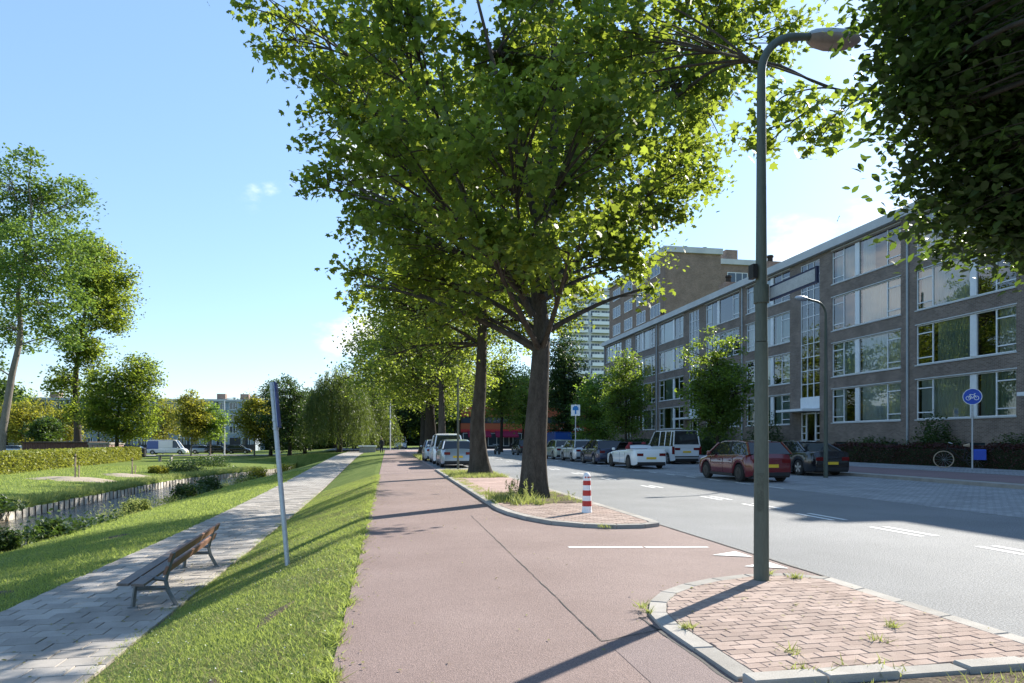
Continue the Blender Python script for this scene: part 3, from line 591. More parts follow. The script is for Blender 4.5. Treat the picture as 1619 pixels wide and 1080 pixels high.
# ------------------------------------------------------------------ trees
def curve_pts(a, b, bend, n=6):
    a, b = Vector(a), Vector(b); c = (a+b)/2+Vector(bend)
    return [(a*(1-t)**2+c*2*t*(1-t)+b*t*t) for t in [i/n for i in range(n+1)]]
def tree(name, label, cat, base, trunk, r0, blobs, leafm, barkm, ncl=200, npl=60, lsize=.14, kind='kite', sig=.45, group=None, twig=True, flare=1.5, up=.5, droop=.0, shell=2.4, seed=1, rough_trunk=True, limbs=None, leaders=(), twk=1.0, attach=(.35, .95), solo=0, keep=None):
    rng = np.random.default_rng(seed); rr = random.Random(seed)
    t = wthing(name, label, cat, base, group=group)
    tp = [Vector(p) for p in trunk]; n = len(tp)
    # smooth trunk
    def trunk_at(u):
        u = max(0, min(.9999, u))*(n-1); i = int(u); f = u-i
        p0, p1, p2, p3 = tp[max(i-1, 0)], tp[i], tp[i+1], tp[min(i+2, n-1)]
        return .5*((2*p1)+(-p0+p2)*f+(2*p0-5*p1+4*p2-p3)*f*f+(-p0+3*p1-3*p2+p3)*f**3)
    m = 26; pts = [trunk_at((i/m)**1.25) for i in range(m+1)]; us = [(i/m)**1.25 for i in range(m+1)]
    rad = [r0*((1-.82*u)+(flare-1)*math.exp(-(p-pts[0]).length/(r0*1.9))) for u, p in zip(us, pts)]
    rad_at = lambda u: r0*(1-.82*u)
    mbt = MB(); ns = 20 if rough_trunk else 8; mbt.tube(pts, rad, ns)
    if rough_trunk:                                   # buttresses and hollows
        for i, v in enumerate(mbt.v):
            ring = i//ns; k = i % ns
            if ring > m: break
            c = pts[ring]; a = 2*math.pi*k/ns; h = (c-pts[0]).length; f = 1+.05*math.sin(3*a+h*.8)+.04*math.sin(5*a-h*.5)+.22*max(0, math.sin(4*a+1.0+seed))*math.exp(-h/(r0*1.6))
            mbt.v[i] = (c.x+(v[0]-c.x)*f, c.y+(v[1]-c.y)*f, c.z+(v[2]-c.z)*f)
    mbt.build('trunk', barkm, t, smooth=True, sharp=80)
    skel = [(p, rad_at(u)) for p, u in zip(pts, us) if (p-pts[0]).length > (pts[-1]-pts[0]).length*attach[0]*.8]
    for ld in leaders:
        lq = [Vector(p) for p in ld]; j = len(lq); fine = []
        for i in range(j-1):
            p0, p1, p2, p3 = lq[max(i-1, 0)], lq[i], lq[i+1], lq[min(i+2, j-1)]
            for k in range(5):
                f = k/5; fine.append(.5*((2*p1)+(p2-p0)*f+(2*p0-5*p1+4*p2-p3)*f*f+(-p0+3*p1-3*p2+p3)*f**3))
        fine.append(lq[-1]); lr_ = [r0*(.15 if fine[0].z > pts[0].z+7.5 else .3)*(1-.85*i/len(fine)) for i in range(len(fine))]
        MB().tube(fine, lr_, 10).build('limb', barkm, t, smooth=True, sharp=80); skel += list(zip(fine, lr_))[2:]
    P = []; mtw = MB()
    vols = [b[3]*b[4]*b[5] if len(b) > 4 else b[3]**3 for b in blobs]; tv = sum(v**.75 for v in vols)
    zs = pts[-1].z-pts[0].z
    for bi, b in enumerate(blobs):
        c = Vector(b[:3]); rx, ry, rz = (b[3], b[4], b[5]) if len(b) > 4 else (b[3],)*3
        # limb
        hh = max(pts[0].z+zs*attach[0], min(c.z-.35*(Vector((c.x, c.y, 0))-Vector((pts[-1].x, pts[-1].y, 0))).length, pts[0].z+zs*attach[1]))
        u = min(range(m+1), key=lambda i: abs(pts[i].z-hh)); a = pts[u]; uu = us[u]
        L_ = (c-a).length; bend = Vector((rr.uniform(-.1, .1)*L_, rr.uniform(-.1, .1)*L_, .12*L_))
        if leaders:
            a, ra0 = min(skel, key=lambda q: (q[0]-c).length+2.2*max(0, q[0].z-(c.z-.45*math.hypot(q[0].x-c.x, q[0].y-c.y)))); L_ = (c-a).length; bend = Vector((rr.uniform(-.12, .12)*L_, rr.uniform(-.12, .12)*L_, .12*L_))
        else: ra0 = rad_at(uu)
        lp = curve_pts(a, c, bend, 7); r1 = min(ra0*.62, .03+.012*L_, .075)*(1 if twk > .5 else .45); lr = [r1*(1-.85*i/7)+.008 for i in range(8)]
        if twig: MB().tube(lp, lr, 7).build('limb', barkm, t, smooth=True, sharp=80)
        K = max(2, int(ncl*vols[bi]**.75/tv))
        for k in range(K):
            d = rng.normal(size=3); d /= np.linalg.norm(d); rad_ = rng.random()**(1/shell)
            q = np.array([c.x+d[0]*rx*rad_, c.y+d[1]*ry*rad_, c.z+d[2]*rz*rad_])
            if q[2] < base[2]+.4: continue
            if keep and not keep(q): continue
            nn = max(4, int(npl*rng.uniform(.4, 1.5))); s = sig*rng.uniform(.6, 1.25)
            pp = q+rng.normal(size=(nn, 3))*np.array([s, s, s*.55]); pp[:, 2] -= droop*np.abs(rng.normal(size=nn))*s
            P.append(pp)
            if twig and k % (1 if K < 60 else 2) == 0:
                i0 = rr.randint(3, 7); qa = lp[i0]; L2 = (Vector(q)-qa).length
                mtw.tube(curve_pts(qa, q, (rr.uniform(-.1, .1)*L2, rr.uniform(-.1, .1)*L2, .08*L2), 4), [(.010+.008*L2*(1-j/4))*twk for j in range(5)], 4, cap=False)
    if mtw.v:
        o = mtw.build('branches', barkm, t); o['kind'] = 'stuff'
    P = np.concatenate(P)
    if solo:                                          # the nearest leaves stand as objects of their own
        Z = SN*P[:, 0]+CS*P[:, 1]; xc = CS*P[:, 0]-SN*P[:, 1]; ok = (Z > 1)&(np.abs(xc/np.maximum(Z, .1)) < .74)&((P[:, 2]-1.5)/np.maximum(Z, .1) < .64)
        idx = np.where(ok)[0]; idx = idx[np.argsort(Z[idx])][:solo]; S = P[idx]; P = np.delete(P, idx, 0)
        T, kk = LEAF[kind]; me = bpy.data.meshes.new('leaf'); me.from_pydata([tuple(v*lsize) for v in T], [], [tuple(range(kk))]); me.materials.append(leafm)
        for q in S:
            o = bpy.data.objects.new('leaf', me); COL.objects.link(o); o.parent = t; o.location = Vector(q)-Vector(base)
            o.rotation_euler = (rr.uniform(-.9, .9), rr.uniform(-.9, .9), rr.uniform(0, 6.3)); sc = rr.uniform(.75, 1.2); o.scale = (sc, sc, sc)
    leaves('crown', P, lsize, kind, leafm, t, up=up, off=base)
    return t
def blobs_px(lst, Z0):
    out = []
    for b in lst:
        px, py, dz, rp, rq = b; Z = Z0+dz; c = at(px, py, Z); out.append((c.x, c.y, c.z, rp/1079*Z, rp/1079*Z, rq/1079*Z))
    return out
# the big tree on the island
T1 = blobs_px([(442, 60, .5, 80, 80), (545, 175, 1, 95, 95), (520, 300, 0, 50, 45), (590, 330, 1.5, 80, 80), (560, 450, 1, 35, 40), (620, 50, -2, 120, 100), (700, 210, -2.5, 110, 100), (680, 385, 0, 95, 80), (800, 90, -1, 130, 120), (830, 270, 2.5, 120, 110), (800, 400, -1.5, 95, 75), (900, 300, -2, 80, 80), (950, 80, 2, 130, 110), (970, 230, -1, 105, 85), (1060, 130, 0, 105, 90), (1075, 270, .5, 62, 32), (960, 370, 1, 80, 70), (1000, 420, 1, 48, 36), (1125, 50, 1.5, 80, 75), (720, 490, .5, 70, 45), (880, 455, 1.5, 55, 38), (630, 425, 1, 60, 48), (745, 440, 2.5, 75, 42), (960, 420, .5, 50, 36), (1200, 60, 1.0, 80, 60), (1245, 150, -5, 55, 26), (1325, 180, -5.6, 56, 38), (1207, 235, -5, 16, 28), (1290, 215, -5.6, 30, 22),
              (560, -110, 0, 120, 110), (720, -150, 1, 150, 130), (900, -160, -1, 150, 130), (1060, -90, 0, 130, 120), (1180, -60, .5, 80, 80), (800, -300, 0, 170, 120)], 17.0)
T1 += blobs_px([(700, 250, 4, 120, 90), (860, 150, 5, 130, 110), (980, 320, 4.5, 90, 80), (600, 130, 4, 110, 90), (800, 440, 4, 90, 50), (620, 250, -4, 90, 80), (800, 200, -5, 110, 100), (960, 200, -4.5, 90, 90), (760, 370, -4, 90, 60), (900, 400, -3.5, 80, 60), (1040, 330, 3, 60, 60), (1035, 455, 1, 26, 26), (1000, 60, -4.5, 110, 90), (640, 20, -4.5, 100, 80), (1110, 170, 4, 80, 70), (1080, 250, 6, 80, 70), (905, 440, 5, 50, 30)], 17.0)
b1 = (3.57, 16.6, .08)
tree('plane_tree', 'largest street tree, broad leafy crown over the island with the striped bollard', 'tree', b1,
     [(3.55, 16.6, .0), (3.58, 16.6, 1.2), (3.68, 16.6, 2.6), (3.78, 16.62, 4.2), (3.7, 16.7, 5.6), (3.95, 16.6, 7.5), (4.1, 16.5, 10), (4.0, 16.6, 13.2)], .315, T1, MT['leaf_main'], MT['bark'],
     ncl=1200, npl=58, lsize=.155, kind='maple', sig=.30, group='street trees on the island strip', flare=1.3, up=.35, seed=3, attach=(.33, .95), shell=1.9, leaders=[[at(843, 500, 16.6), at(800, 420, 16.5), at(745, 330, 16.4), at(690, 210, 16.5), at(620, 90, 17), at(560, -20, 17.2)], [at(856, 400, 16.6), at(835, 300, 16), at(800, 180, 15), at(770, 60, 14.5), at(740, -60, 14.5)], [at(872, 330, 16.9), at(905, 268, 17), at(975, 228, 17.2), at(1045, 175, 17.4), at(1120, 60, 17.8)], [at(1045, 175, 17.4), at(1130, 110, 15.5), at(1215, 100, 13.5), at(1300, 135, 12), at(1375, 150, 11.3)], [at(858, 470, 16.6), at(900, 420, 17.5), at(960, 385, 18.5), at(1010, 340, 19.5)], [at(880, 340, 16.7), at(905, 200, 18), at(940, 60, 19), at(960, -120, 19.5)]])
def generic_crown(x, y, z0, z1, r, n, seed):
    rr = random.Random(seed); out = []
    for i in range(n):
        h = (i+.5)/n; z = lerp(z0, z1, h); w = r*(.45+.75*math.sin(math.pi*min(1, .12+h*.9))); a = i*2.4+rr.uniform(-.4, .4); d = w*rr.uniform(.35, .65); s = w*rr.uniform(.42, .6)
        out.append((x+d*math.cos(a), y+d*math.sin(a), z, s, s, s*.75))
    return out
tree('plane_tree', 'second street tree along the island, dark trunk beside thin lamp pole', 'tree', (3.7, 27.7, .08),
     [(3.7, 27.7, 0), (3.6, 27.7, 2), (3.75, 27.7, 4), (3.8, 27.7, 7), (3.6, 27.7, 12), (3.6, 27.7, 16)], .34,
     generic_crown(3.5, 27.7, 6.2, 16.5, 4.6, 18, 5)+blobs_px([(600, 480, 0, 50, 60), (625, 560, 0, 50, 40), (650, 430, 2, 70, 50), (700, 480, -1, 60, 45), (700, 560, 0, 60, 45), (860, 480, 0, 80, 60), (1000, 400, 2, 70, 50)], 28), MT['leaf_main2'], MT['bark'], ncl=760, npl=54, lsize=.17, kind='oval', sig=.36, group='street trees on the island strip', seed=8, up=.35)
tree('plane_tree', 'third street tree, pale trunk rising behind the parked cars on the left', 'tree', (4.0, 52, .05),
     [(4.0, 52, 0), (4.05, 52, 3), (4.0, 52, 6), (4.1, 52, 11), (4, 52, 16)], .32, generic_crown(3.6, 52, 5.2, 16, 5.6, 16, 6)+blobs_px([(618, 575, 0, 38, 32), (650, 610, 1, 38, 22)], 52), MT['leaf_main'], MT['bark'], ncl=420, npl=50, lsize=.24, sig=.5, group='street trees on the island strip', seed=11)
tree('plane_tree', 'thick dark trunked street tree at the far end of the parked cars', 'tree', (3.7, 59, .05),
     [(3.7, 59, 0), (3.6, 59, 3), (3.6, 59, 6), (3.8, 59, 11), (3.7, 59, 16)], .52, generic_crown(2.6, 59, 4.6, 14, 5.8, 16, 7), MT['leaf_main2'], MT['bark_dark'], ncl=420, npl=50, lsize=.25, sig=.5, group='street trees on the island strip', seed=12)
tree('plane_tree', 'farthest street tree of the strip, half hidden behind the thick dark trunk', 'tree', (3.8, 74, .05),
     [(3.8, 74, 0), (3.8, 74, 4), (3.7, 74, 9), (3.7, 74, 15)], .4, generic_crown(3.2, 74, 4.5, 15, 6.5, 14, 9), MT['leaf_main'], MT['bark_dark'], ncl=320, npl=45, lsize=.3, sig=.6, group='street trees on the island strip', seed=13)
# overhanging tree at the right, trunk just outside the picture
def okeep(q): return True
oc = []
for (px, py, Z, rx, rz) in [(1465, 70, 5.2, .4, .42), (1560, 90, 5.0, .55, .5), (1480, 190, 5.3, .45, .35), (1600, 240, 5.2, .5, .45), (1500, 270, 5.6, .35, .28), (1560, 330, 5.4, .45, .35), (1640, 340, 5.2, .4, .4), (1520, 385, 5.8, .22, .16), (1590, 385, 5.5, .3, .18), (1700, 150, 5.6, .7, .7), (1520, -40, 5.2, .7, .5), (1700, -60, 5.5, .8, .7), (1750, 330, 5.2, .5, .5), (1440, 130, 5.4, .22, .25), (1460, 20, 5.5, .38, .3), (1620, 130, 6.3, .6, .6), (1560, 200, 6.2, .5, .4)]:
    c = at(px, py, Z); oc.append((c.x, c.y, c.z, rx, rx, rz))
oc += [(4.6, 1.6, 6.3, 1.5, 1.5, 1.2), (3.4, .2, 6.2, 1.4, 1.4, 1.2), (5.2, -.6, 6.0, 1.5, 1.5, 1.2), (4.1, .8, 7.6, 1.4, 1.4, 1)]
tree('hornbeam_tree', 'dark leafy branches overhanging the right edge above the road', 'tree', (3.9, 1.2, .01),
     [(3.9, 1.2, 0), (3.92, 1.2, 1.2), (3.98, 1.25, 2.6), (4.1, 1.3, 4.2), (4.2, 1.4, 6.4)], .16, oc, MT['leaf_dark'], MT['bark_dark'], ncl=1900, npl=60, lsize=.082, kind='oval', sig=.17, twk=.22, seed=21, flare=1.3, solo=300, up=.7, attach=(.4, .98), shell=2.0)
# small trees in front of the flats
def egg(x, y, z0, z1, r, seed, n=9):
    rr = random.Random(seed); out = []
    for i in range(n):
        h = (i+.4)/n; w = r*math.sin(math.pi*(.16+.80*h))**.8; z = lerp(z0+.5, z1-.3, h); a = i*2.4; d = w*.42; s = max(.35, w*.62); out.append((x+d*math.cos(a), y+d*math.sin(a), z, s, s, s*.95))
    return out
X_, Y_ = 16.4, 32.1
def spikes(x, y, z1, r, seed, n=7):
    rr = random.Random(seed); out = []
    for i in range(n):
        q = rr.uniform(.15, 1.05); out.append((x+r*q*math.cos(i*2.4), y+r*q*math.sin(i*2.4), z1-.3-1.9*q*rr.uniform(.5, 1.2), .22, .22, .7))
    return out
tree('street_tree', 'small bushy tree with bright top in front of the flats, right of the white van', 'tree', (X_, Y_, .0), [(X_, Y_, -.02), (X_, Y_, 2), (X_, Y_, 4), (X_, Y_, 6)], .09, egg(X_, Y_, 1.5, 6.2, 1.95, 3, 12)+spikes(X_, Y_, 7.2, 1.9, 4, 12), MT['leaf_street'], MT['bark_dark'], ncl=330, npl=42, lsize=.14, sig=.24, seed=31, group='small trees in front of the flats', rough_trunk=False, kind='oval')
X_, Y_ = 16.2, 45.0
tree('street_tree', 'small bushy tree in front of the flats, left of the white van', 'tree', (X_, Y_, .0), [(X_, Y_, -.02), (X_, Y_, 2), (X_, Y_, 4.5), (X_, Y_, 7)], .11, egg(X_, Y_, 1.6, 7.4, 1.9, 5, 12)+spikes(X_, Y_, 8.3, 1.3, 6, 8), MT['leaf_street'], MT['bark_dark'], ncl=320, npl=40, lsize=.16, sig=.26, seed=32, group='small trees in front of the flats', rough_trunk=False)
def px_tree(name, label, px, py, Z, Hm, r, lm, bm, seed, z0=None, ncl=200, npl=45, ls=.3, sig=.5, tr=.15, group=None, n=12, gz=None, twig=True, cat='tree', kind='kite', up=.5):
    c = at(px, py, Z); g = H(c.x, c.y) if gz is None else gz; b = (c.x, c.y, g)
    return tree(name, label, cat, b, [(c.x, c.y, g-.05), (c.x+.1, c.y, g+Hm*.3), (c.x, c.y, g+Hm*.6), (c.x+.1, c.y, g+Hm*.9)], tr, egg(c.x, c.y, g+(z0 if z0 is not None else Hm*.18), g+Hm, r, seed, n), lm, bm, ncl=ncl, npl=npl, lsize=ls, sig=sig, seed=seed, rough_trunk=False, group=group, twig=twig, kind=kind, up=up)
px_tree('street_tree', 'bright green round tree behind the square blue sign', 945, 690, 62, 8, 2.8, MT['leaf_fresh'], MT['bark_dark'], 41, .8, 260, 42, .22, .35)
px_tree('conifer_tree', 'tall dark tree right of the largest trunk, beyond the parked cars', 893, 690, 72, 13.6, 2.9, MT['leaf_bush'], MT['bark_dark'], 42, 1.5, 360, 45, .26, .42)
px_tree('street_tree', 'slender open tree across the road, left of the largest trunk', 792, 690, 82, 13, 3.6, MT['leaf_main2'], MT['bark_dark'], 43, 3.4, 200, 40, .3, .5, .22)
px_tree('street_tree', 'light green tree across the road just left of the largest trunk', 826, 690, 88, 11, 3.0, MT['leaf_fresh'], MT['bark_dark'], 44, 2.8, 200, 42, .3, .5, .16)
px_tree('garden_shrub', 'pale yellow shrub at the end of the parked row', 948, 690, 66, 3.0, 1.2, MT['leaf_yellow'], MT['bark_dark'], 45, .2, 70, 40, .16, .25, .06, cat='shrub', n=5)
# park trees
G = MT['bark_pale']
L1 = blobs_px([(15, 300, 0, 45, 55), (75, 315, 2, 50, 50), (120, 320, 0, 25, 40), (60, 400, -3, 75, 65), (0, 420, 0, 60, 70), (120, 400, 2, 40, 50), (85, 480, 0, 65, 50), (20, 520, 2, 50, 40), (-50, 340, 0, 60, 60), (-60, 460, 0, 60, 70), (50, 260, 0, 28, 22), (110, 530, 0, 30, 25), (-40, 570, 0, 35, 25)], 70)
bb = at(2, 733, 70); bb.z = -1.0
tree('poplar_tree', 'tallest park tree at the left edge with pale forked trunk', 'tree', tuple(bb), [tuple(at(2, 735, 70)), tuple(at(4, 690, 70)), tuple(at(18, 600, 70)), tuple(at(32, 530, 70)), tuple(at(30, 450, 70)), tuple(at(50, 360, 70)), tuple(at(45, 290, 70))], .42, L1, MT['leaf_grey'], G, ncl=620, npl=48, lsize=.36, sig=.62, seed=51, flare=1.2, attach=(.3, .95))
t_ = tree  # second stem of the same clump
bb2 = at(-12, 733, 71); bb2.z = -1.0
L2 = blobs_px([(150, 410, 0, 38, 34), (165, 480, 3, 42, 45), (125, 540, 0, 30, 40), (140, 450, -3, 32, 38), (196, 440, 0, 18, 20), (105, 600, 0, 22, 30), (150, 570, 0, 18, 30), (185, 510, 0, 18, 18), (122, 640, 0, 12, 26)], 85)
bb = at(124, 727, 85); bb.z = -1.0
tree('poplar_tree', 'tall narrow park tree just right of the tallest one', 'tree', tuple(bb), [tuple(at(124, 728, 85)), tuple(at(123, 680, 85)), tuple(at(120, 600, 85)), tuple(at(130, 520, 85)), tuple(at(150, 420, 85))], .5, L2, MT['leaf_main'], MT['bark'], ncl=520, npl=48, lsize=.38, sig=.7, seed=52, attach=(.2, .95))
L3 = blobs_px([(185, 620, 0, 45, 42), (222, 585, 2, 26, 26), (165, 665, 0, 36, 30), (225, 645, 0, 28, 35), (150, 630, 3, 22, 35), (200, 680, 0, 35, 18), (238, 600, 0, 14, 30)], 80)
bb = at(185, 727, 80); bb.z = -1.0
tree('ash_tree', 'wide loose green tree low beside the narrow park tree', 'tree', tuple(bb), [tuple(at(185, 728, 80)), tuple(at(185, 700, 80)), tuple(at(190, 640, 80)), tuple(at(215, 590, 80))], .3, L3, MT['leaf_main'], MT['bark_dark'], ncl=480, npl=45, lsize=.32, sig=.55, seed=53, attach=(.1, .9), rough_trunk=False)
ylab = ['yellowing young tree behind the hedge at the far left', 'yellow green young tree beyond the low brick shed', 'yellow tree between the shed and the pale apartment block', 'low yellow tree above the white delivery van', 'taller yellow green tree left of the far flats doorway', 'green tree touching the taller yellow one right of the van', 'yellow tree left of the leaning sign post']
for i, (px, Z, Hm, r, lm) in enumerate([(35, 108, 8.5, 4.0, 'leaf_yellow'), (72, 112, 9, 4.4, 'leaf_yellow'), (105, 106, 8.0, 3.2, 'leaf_yellow'), (258, 118, 9.5, 4.2, 'leaf_yellow'), (302, 104, 10.2, 2.8, 'leaf_yellow'), (332, 107, 8.5, 3.0, 'leaf_fresh'), (402, 100, 9.4, 2.9, 'leaf_yellow')]):
    px_tree('young_tree', ylab[i], px, 720, Z, Hm, r, MT[lm], G, 60+i, 2.2, 190, 40, .34, .5, .12, 'young trees along the park road')
px_tree('dark_shrub', 'dark round evergreen between the yellow trees behind the shed', 72, 720, 98, 6.2, 2.6, MT['leaf_dark'], MT['bark_dark'], 70, .5, 150, 40, .35, .45, .12, cat='shrub')
dl = ['dark round tree right behind the leaning sign post', 'dark broad tree left of the weeping willow', 'low dark tree between sign post and willow']
for i, (px, Z, Hm, r) in enumerate([(428, 104, 11.5, 4.0), (458, 92, 10.8, 4.3), (482, 100, 8.6, 3.4)]):
    px_tree('park_tree', dl[i], px, 715, Z, Hm, r, MT['leaf_bush'], MT['bark_dark'], 75+i, 1.2, 300, 45, .3, .5, .25, 'dark trees in the park')
# weeping willows: strands hanging from a dome
def willow(label, px, Z, Hm, r, seed, ns=330):
    rng = np.random.default_rng(seed); c = at(px, 720, Z); g = -.9; base = (c.x, c.y, g); t = wthing('willow_tree', label, 'tree', base, group='weeping willows by the canal')
    MB().tube([(c.x, c.y, g-.1), (c.x+.1, c.y, g+2), (c.x-.2, c.y, g+Hm*.6), (c.x, c.y, g+Hm*.85)], [.45, .35, .25, .08], 10).build('trunk', MT['bark_dark'], t, smooth=True)
    for k in range(9):
        a = k*.7; MB().tube(curve_pts((c.x, c.y, g+Hm*(.35+.05*k)), (c.x+r*.7*math.cos(a), c.y+r*.7*math.sin(a), g+Hm*(.7+.02*k)), (0, 0, 1.2), 5), [.12, .1, .08, .06, .04, .02], 6).build('limb', MT['bark_dark'], t, smooth=True)
    P = []
    for k in range(ns):
        a = rng.uniform(0, 2*np.pi); d = r*np.sqrt(rng.random())*(1+.18*np.sin(3*a+seed)); top = g+Hm*(1-.55*(d/r)**2.2)*rng.uniform(.86, 1); L_ = rng.uniform(.35, .92)*(top-g-.8); m = int(L_/.09)
        s = np.linspace(0, 1, m); out = d*(1+.10*np.sin(s*2)); P.append(np.column_stack([c.x+out*np.cos(a)+rng.normal(scale=.13, size=m), c.y+out*np.sin(a)+rng.normal(scale=.13, size=m), top-s*L_]))
    P = np.concatenate(P); leaves('crown', P, .36, 'slim', MT['leaf_willow'], t, up=0, off=base, droop=3.5)
willow('large weeping willow on the canal bank left of the bridge wall', 536, 88, 12.2, 4.8, 81, 560)
willow('smaller weeping willow over the footpath end', 590, 97, 10.5, 3.6, 82, 300)
# backdrop trees: a few crowns, copied
def far_tree(lm, seed):
    return tree('far_tree', 'x', 'tree', (0, 0, 0), [(0, 0, -.3), (0, 0, 4), (.3, 0, 8), (0, 0, 12)], .35, generic_crown(0, 0, 3.2, 13, 5.5, 13, seed), MT[lm], MT['bark_dark'], ncl=230, npl=42, lsize=.5, sig=.8, seed=seed, rough_trunk=False, group='trees in the distance', twig=False)
FT = [far_tree('leaf_main', 91), far_tree('leaf_bush', 92), far_tree('leaf_main2', 93)]
farl = [(560, 112, 1.0, 1, 'dark distant tree directly behind the weeping willow'), (600, 125, 1.15, 1, 'distant tree above the bridge wall'), (640, 128, 1.2, 0, 'distant tree right above the oncoming white van'), (668, 112, 1.0, 1, 'distant tree left of the thick dark trunk'), (700, 120, 1.2, 2, 'distant tree behind the parked white van'),
        (735, 130, 1.2, 0, 'distant tree above the parked silver estate'), (770, 140, 1.3, 1, 'distant tree behind the second street tree'), (815, 150, 1.1, 2, 'distant tree behind the red shop, left end'), (860, 155, 1.2, 1, 'distant tree behind the red shop, middle'), (905, 150, 1.1, 0, 'distant tree behind the red shop, right end'),
        (530, 140, 1.0, 0, 'distant tree peeking left of the weeping willow top'), (490, 150, .95, 1, 'distant tree above the low dark park tree'), (440, 170, .95, 0, 'distant tree behind the end of the far flats'), (370, 178, .95, 1, 'distant tree top showing above the far flats roof'), (-40, 120, 1.2, 1, 'distant tree beyond the left edge of the hedge'), (10, 140, 1.1, 0, 'distant tree behind the tallest park tree'), (-120, 140, 1.3, 2, 'distant tree outside the left edge')]
first = [True]*3
for (px, Z, s, k, lab) in farl:
    c = at(px, 700, Z); o = place(FT[k], (c.x, c.y, -.9 if px < 560 else -.2), random.uniform(0, 6), lab, first[k]); first[k] = False; o.scale = (s, s, s)

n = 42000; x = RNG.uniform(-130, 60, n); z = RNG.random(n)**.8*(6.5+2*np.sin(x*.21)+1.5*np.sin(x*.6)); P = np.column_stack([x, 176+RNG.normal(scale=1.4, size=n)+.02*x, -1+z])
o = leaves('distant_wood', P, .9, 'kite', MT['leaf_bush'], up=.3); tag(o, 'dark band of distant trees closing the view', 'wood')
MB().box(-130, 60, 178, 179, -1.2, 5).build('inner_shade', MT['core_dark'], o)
# ------------------------------------------------------------------ hedges, shrubs, bank plants
def hedge(name, label, x0, y0, x1, y1, w, h, lm, n, ls, cat='hedge', group=None, zf=None):
    g = (zf or H)((x0+x1)/2, (y0+y1)/2); base = ((x0+x1)/2, (y0+y1)/2, g); t = wthing(name, label, cat, base, group=group); L_ = math.hypot(x1-x0, y1-y0); ux, uy = (x1-x0)/L_, (y1-y0)/L_; nx, ny = -uy, ux
    M_ = Matrix.Translation(Vector((x0, y0, 0)))@Matrix(((ux, nx, 0, 0), (uy, ny, 0, 0), (0, 0, 1, 0), (0, 0, 0, 1)))
    MB().box(.1, L_-.1, -w/2+.12, w/2-.12, g-.1, g+h-.14, M_).build('shade_core', MT['core_dark'], t)  # solid near-black box, its colour gives the shade inside the hedge
    rng = RNG; a = rng.uniform(0, L_, n); f = rng.random(n); u = np.where(f < .4, rng.uniform(-w/2, w/2, n), np.where(rng.random(n) < .5, -w/2, w/2)+rng.normal(scale=.06, size=n)); z = np.where(f < .4, h+rng.normal(scale=.05, size=n)+.06*np.sin(a*1.3)+.04*np.sin(a*4), rng.uniform(.02, h, n))
    P = np.column_stack([x0+a*ux+u*nx, y0+a*uy+u*ny, g+z]); leaves('foliage', P, ls, 'kite', lm, t, off=base); return t
ha, hb = at(-30, 745, 47), at(213, 722, 84)
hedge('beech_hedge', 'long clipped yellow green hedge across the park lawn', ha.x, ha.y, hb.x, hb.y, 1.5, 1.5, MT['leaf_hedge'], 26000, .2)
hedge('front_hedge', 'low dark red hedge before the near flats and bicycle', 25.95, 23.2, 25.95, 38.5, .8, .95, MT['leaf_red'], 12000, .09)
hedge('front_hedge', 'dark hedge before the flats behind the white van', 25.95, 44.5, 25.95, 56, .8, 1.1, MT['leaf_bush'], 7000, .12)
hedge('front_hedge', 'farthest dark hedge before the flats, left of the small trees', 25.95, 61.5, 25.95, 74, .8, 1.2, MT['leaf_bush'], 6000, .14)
def shrub(name, label, x, y, z, r, h, lm, n, ls, group=None, kind='kite', up=.5):
    t = wthing(name, label, 'shrub', (x, y, z), group=group); rng = RNG; d = rng.normal(size=(n, 3)); d /= np.linalg.norm(d, axis=1)[:, None]; d[:, 2] = np.abs(d[:, 2]); rad = rng.random(n)**.35*(1+.15*np.sin(5*np.arctan2(d[:, 1], d[:, 0])+x)+.12*np.sin(9*d[:, 2]+y))
    P = np.array([x, y, z+.05])+d*np.column_stack([rad*r, rad*r, rad*h]); leaves('foliage', P, ls, kind, lm, t, off=(x, y, z), up=up)
    mb = MB()
    for k in range(7): a = k*.9; mb.tube([(x, y, z-.02), (x+r*.5*math.cos(a), y+r*.5*math.sin(a), z+h*.6)], [.02, .008], 4)
    mb.build('stems', MT['bark_dark'], t); return t
shrub('garden_shrub', 'broad dark green shrub in front of the near ground floor windows', 26.9, 29.8, .24, 1.25, 2.2, MT['leaf_bush'], 5200, .12, 'shrubs before the flats')
shrub('garden_shrub', 'spreading dark shrub under the left ground floor windows', 27.0, 34.3, .24, 1.6, 1.5, MT['leaf_bush'], 4200, .12, 'shrubs before the flats')
shrub('garden_shrub', 'round dark shrub behind the lamp post and dark saloon', 25.6, 43.2, .24, 1.6, 2.6, MT['leaf_bush'], 6000, .13, 'shrubs before the flats')
shrub('garden_shrub', 'round dark bush under the small bushy tree by the van', 26.1, 52.0, .24, 1.4, 2.4, MT['leaf_bush'], 5000, .14, 'shrubs before the flats')
shrub('garden_shrub', 'low shrub right of the bicycle in the flats garden', 26.8, 25.3, .24, 1.0, 1.3, MT['leaf_bush'], 3000, .11, 'shrubs before the flats')
